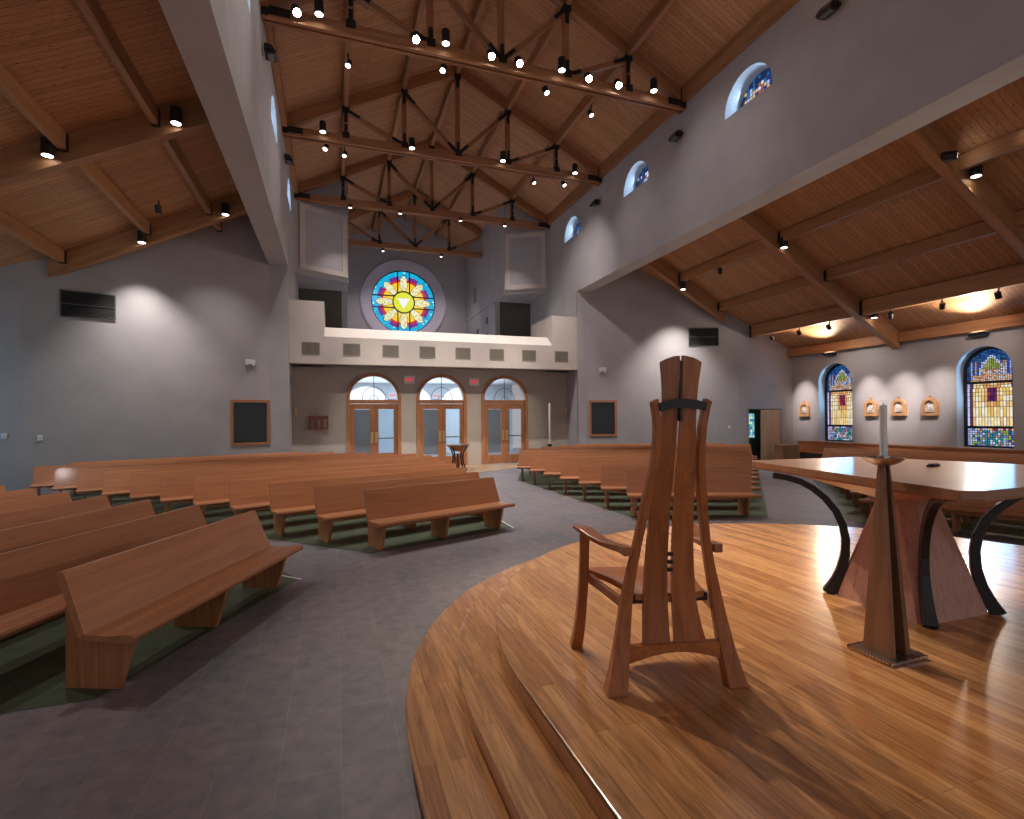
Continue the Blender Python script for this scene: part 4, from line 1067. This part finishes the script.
for i, (x, z) in enumerate([(-.27, 11.42), (2.63, 11.35), (5.95, 11.42), (8.87, 11.4)]):
    x, z = x*17.76/18.0, 1.95+(z-1.95)*17.76/18.0
    can((x, 17.76, z), (x, 17.5, 0), 'black cylinder downlight on the middle truss, %s from the left' % ORD[i], 'cylinder downlights on the middle truss', .105, .34, LENS, (0, .22, .10))
    spot(None, (x, 17.75, z-.14), (x+(XC-x)*.25, 19.8, 3), 1500 if 0 < i < 3 else 900, 80 if 0 < i < 3 else 62, .8, WARM)
for i, x in enumerate((.73, 2.84, 5.56, 7.69)):
    can((x, 23.1, 11.03), (x, 22.9, 0), 'small lamp under the truss before the speaker boxes, %s from the left' % ORD[i], 'lamps under the far truss', .075, .14, LENS, (0, .1, .12))
    spot(None, (x, 23.05, 11.0), (x+(.4 if i in (0,) else 0), 20.6+1.5, 0), 350, 80, .7, WARM)
for i, x in enumerate((2.55, 5.68)):
    can((x, 28.25, 10.94), (x, 29.2, 0), 'small lamp under the gallery truss, %s of the rose window' % ('left' if i == 0 else 'right'), 'lamps under the gallery truss', .07, .14, LENS, (0, .12, .2))
    spot(None, (x, 28.2, 10.9), (x, 31.0, 6), 330, 100, .8, (.95, .85, .9))
# adjustable spots on the purlins: at the purlin undersides
for i, (x, yy, z, mt, lab) in enumerate(((.45, 15.3, 12.0, (0, 0, .36), 'left outer purlin behind the floodlit truss'), (.45, 20.6, 12.0, (0, 0, .36), 'left outer purlin before the speaker boxes'), (2.75, 13.28, 11.05, (0, -.12, .22), 'back of the floodlit truss, left one'), (5.70, 13.28, 11.05, (0, -.12, .22), 'back of the floodlit truss, right one'),
        (8.09, 15.15, 11.9, (0, 0, .36), 'right outer purlin behind the floodlit truss'), (8.09, 20.3, 11.9, (0, 0, .36), 'right outer purlin before the speaker boxes'), (-.21, 18.38, 11.05, (0, -.12, .22), 'back of the middle truss, at its left end'), (8.6, 18.38, 11.05, (0, -.12, .22), 'back of the middle truss, at its right end'))):
    can((x, yy, z), (x+(1.5 if x > XC else -1.5), yy-2.5, 6), 'small adjustable spotlight hung on the '+lab, 'adjustable spotlights in the nave roof', .08, .20, LENS, mt)
for (p, t, e_) in (((XC+1.9, 12.1, 11.0), (XR, 8.5, 8.0), 90), ((XC+1.9, 17.2, 11.0), (XR, 15.0, 7.6), 170), ((XC+1.9, 12.1, 11.0), (XR, 11.6, 8.6), 130), ((XC+1.9, 17.2, 11.0), (XR, 19.6, 7.0), 700),
                   ((XC-1.9, 12.1, 11.0), (XL, 9.0, 9.0), 250), ((XC-1.9, 17.2, 11.0), (XL, 15.2, 9.0), 200)):
    spot(None, p, t, e_, 66, 1, (1, .93, .93), .1)  # added wash for the nave walls, no lamp body
for x in (XC-2.6, XC, XC+2.6): spot(None, (x, 12.8, 11.05), (x, 21.4, 1.6), 2400, 22, 1, (1, .92, .82), .1)  # added beams that brighten the door wall, no fixture behind them
for p, t, e_ in (((17.45, 9.3, 5.1), (19.15, 12.3, 2.6), 110), ((17.45, 14.3, 5.1), (19.15, 14.2, 2.6), 100)): spot(None, p, t, e_, 120, 1, (1, .92, .88), .05)  # added fill along the window-side wall, without lamps of its own
# aisle cylinders, hung from the rafters
GA = 'cylinder lamps on the aisle rafters'
for (x, y, z, lab, e_) in ((-5.36, 12.78, 7.28, 'left aisle middle rafter, outer', 330), (-3.14, 12.78, 8.32, 'left aisle middle rafter, next to the nave wall', 300), (-3.09, 17.85, 8.28, 'left aisle back rafter, next to the nave wall', 420), (-5.27, 17.85, 7.2, 'left aisle back rafter, outer', 850),
                       (13.62, 12.78, 7.32, 'right aisle middle rafter, inner', 420), (13.62, 17.83, 7.2, 'right aisle back rafter', 1500), (17.6, 12.78, 5.3, 'right aisle middle rafter, outer', 120), (13.84, 7.68, 7.36, 'right aisle near rafter', 200)):
    can((x, y-.05, z), (x, y-.05, 0), 'added black cylinder lamp on the '+lab, GA, .11, .34, LENS, (0, .16, .26))
    spot(None, (x, y-.05, z-.02), (x, y+(.4 if y > 17 else -.4), 0), e_, 88, 1, WARM)
for (x, y, z, lab, e_) in ((-5.3, 7.68, 7.3, 'left aisle near rafter, outer', 330), (-3.14, 7.68, 8.32, 'left aisle near rafter, next to the nave wall', 330), (17.3, 7.68, 5.4, 'right aisle near rafter, outer', 160)):  # out of view, added to raise the light in the aisles
    can((x, y-.05, z), (x, y-.05, 0), 'added black cylinder lamp on the '+lab, GA, .11, .34, LENS, (0, .16, .26))
    spot(None, (x, y-.05, z-.02), (x, y+1, 0), e_, 110, .8, WARM)
can((13.10, 7.58, 7.7), (14.2, 6.4, 7.55), 'tilted spotlight lighting the near purlin of the right aisle', GA, .10, .26, LENS, (0, .18, .1))
spot(None, (13.14, 7.5, 7.66), (13.6, 4.6, 7.75), 50, 40, .8, WARM)
can((-4.4, 16.2, 7.55), (-4.0, 18, 2), 'small adjustable spotlight on a purlin of the left aisle', GA, .08, .22, plain('unlit_lens', (.25, .27, .3), .3), (0, 0, .34))
can((13.6, 15.6, 7.25), (15, 17, 2), 'small adjustable spotlight on the first purlin of the right aisle', GA, .08, .22, bpy.data.materials['unlit_lens'], (0, 0, .34))
# plaque spotlights on the outer purlin
GP = 'small spotlights aimed at the plaques'
for (yl, yt, lab) in ((9.0, 9.4, 'near stained window, right side'), (10.4, 11.95, 'near stained window, left side'), (11.9, 12.98, 'middle rafter, near side'), (14.1, 14.0, 'middle rafter, far side'), (15.4, 15.9, 'far stained window'), (16.7, 16.9, 'corner')):
    z = rdeck(17.27)-.5-.26
    can((17.2, yl, z), (19.15, yt, 2.2), 'small spotlight under the outer purlin, by the '+lab, GP, .075, .18, LENS, (0, 0, .27))
    if yt in (11.95, 12.98, 14.0, 16.9): spot(None, (17.24, yl, z-.03), (19.15, yt, 2.4), 800, 32, 1, (1, .88, .86), .03)
for y in (15.62, 10.5, 5.4):
    spot(None, (18.75, y, 4.60), (12.5, y-.8, 7.0), 560, 130, .9, (1, .80, .60), .12)
    spot(None, (-10.3, y, 4.7), (-8.2, y-1.0, 6.6), 40, 140, .9, (1, .80, .60), .12)  # added fill from the unseen left wall, no fixture there
# wall floods of the nave
for (x, y, s, lab) in ((XR, 8.04, 1, 'right nave wall, nearest'), (XR, 13.16, 1, 'right nave wall, between the first two windows'), (XR, 18.3, 1, 'right nave wall, between the far windows'), (XL, 13.1, -1, 'left nave wall, near'), (XL, 18.3, -1, 'left nave wall, far')):
    e = empty('wall_floodlight', (x-s*.05, y, 10.5)); tag(e, 'black box floodlight on the '+lab, 'floodlight', 'box floodlights on the nave walls')
    prof = [(0, -.09), (-.22, -.12), (-.26, -.07), (-.16, .08), (0, .09)]
    MB().prism([(a*s, b) for a, b in prof], lambda a, b: (a, -.17, b), lambda a, b: (a, .17, b)).build('housing', BLACK, e)
    for k in (-1, 1): MB().box((min(0, -.16*s), k*.2-.02, -.06), (max(0, -.16*s), k*.2+.02, .02)).build('bracket', BLACK, e)
    MB().box((min(-.20*s, -.08*s), -.13, -.125), (max(-.20*s, -.08*s), .13, -.115)).build('lens', plain('flood_glass', (.2, .2, .22), .15) if 'flood_glass' not in bpy.data.materials else bpy.data.materials['flood_glass'], e)
    if y < 9: spot(None, (x-s*.42, y, 10.62), (x-s*2.4, y, 14.0), 60, 150, .9, (1, .84, .72), .10)

# ================================================================ DAYLIGHT AND ROOM LIGHT
def area(loc, target, sx, sy, energy, col):
    l = bpy.data.lights.new('daylight', 'AREA'); l.shape = 'RECTANGLE'; l.size = sx; l.size_y = sy; l.energy = energy; l.color = col
    o = bpy.data.objects.new('daylight', l); COL.objects.link(o); o.location = loc
    o.rotation_euler = (Vector(target)-Vector(loc)).to_track_quat('-Z', 'Y').to_euler()
    o.visible_camera = False
    return o
# daylight through the clerestory windows, inside each reveal
for y in (10.45, 15.6, 20.7):
    area((XR+.40, y, 10.32), (XR-2, y, 9.6), 1.3, .6, 24, (.42, .68, 1))
    area((XL-.40, y, 10.32), (XL+2, y, 9.6), 1.3, .6, 24, (.42, .68, 1))
for y in (10.45, 15.51):
    area((19.53, y, 2.4), (17, y, 2.0), 1.25, 2.9, 55, (.22, .58, 1))
for y in (10.45, 15.51): area((-10.88, y, 2.4), (-8.5, y+.8, 2.4), 1.25, 2.9, 55, (.35, .72, 1))
# added area lights standing in for daylight in the vestibule
area((4.3, 25, 3.9), (4.3, 25, 0), 8, 4, 560, (.58, .80, 1))
area((4.3, 28.4, 2.4), (4.3, 24, 3.6), 8, 1.5, 60, (.7, .85, 1))
area((4.3, 26, 2.9), (4.3, 26, 5), 8, 4, 160, (.75, .9, 1))  # added upward fill to brighten the vestibule ceiling
# added bluish area light standing in for daylight in the gallery
area((4.3, 26.0, 5.2), (4.3, 30, 12), 5, 1.2, 60, (.72, .72, 1))
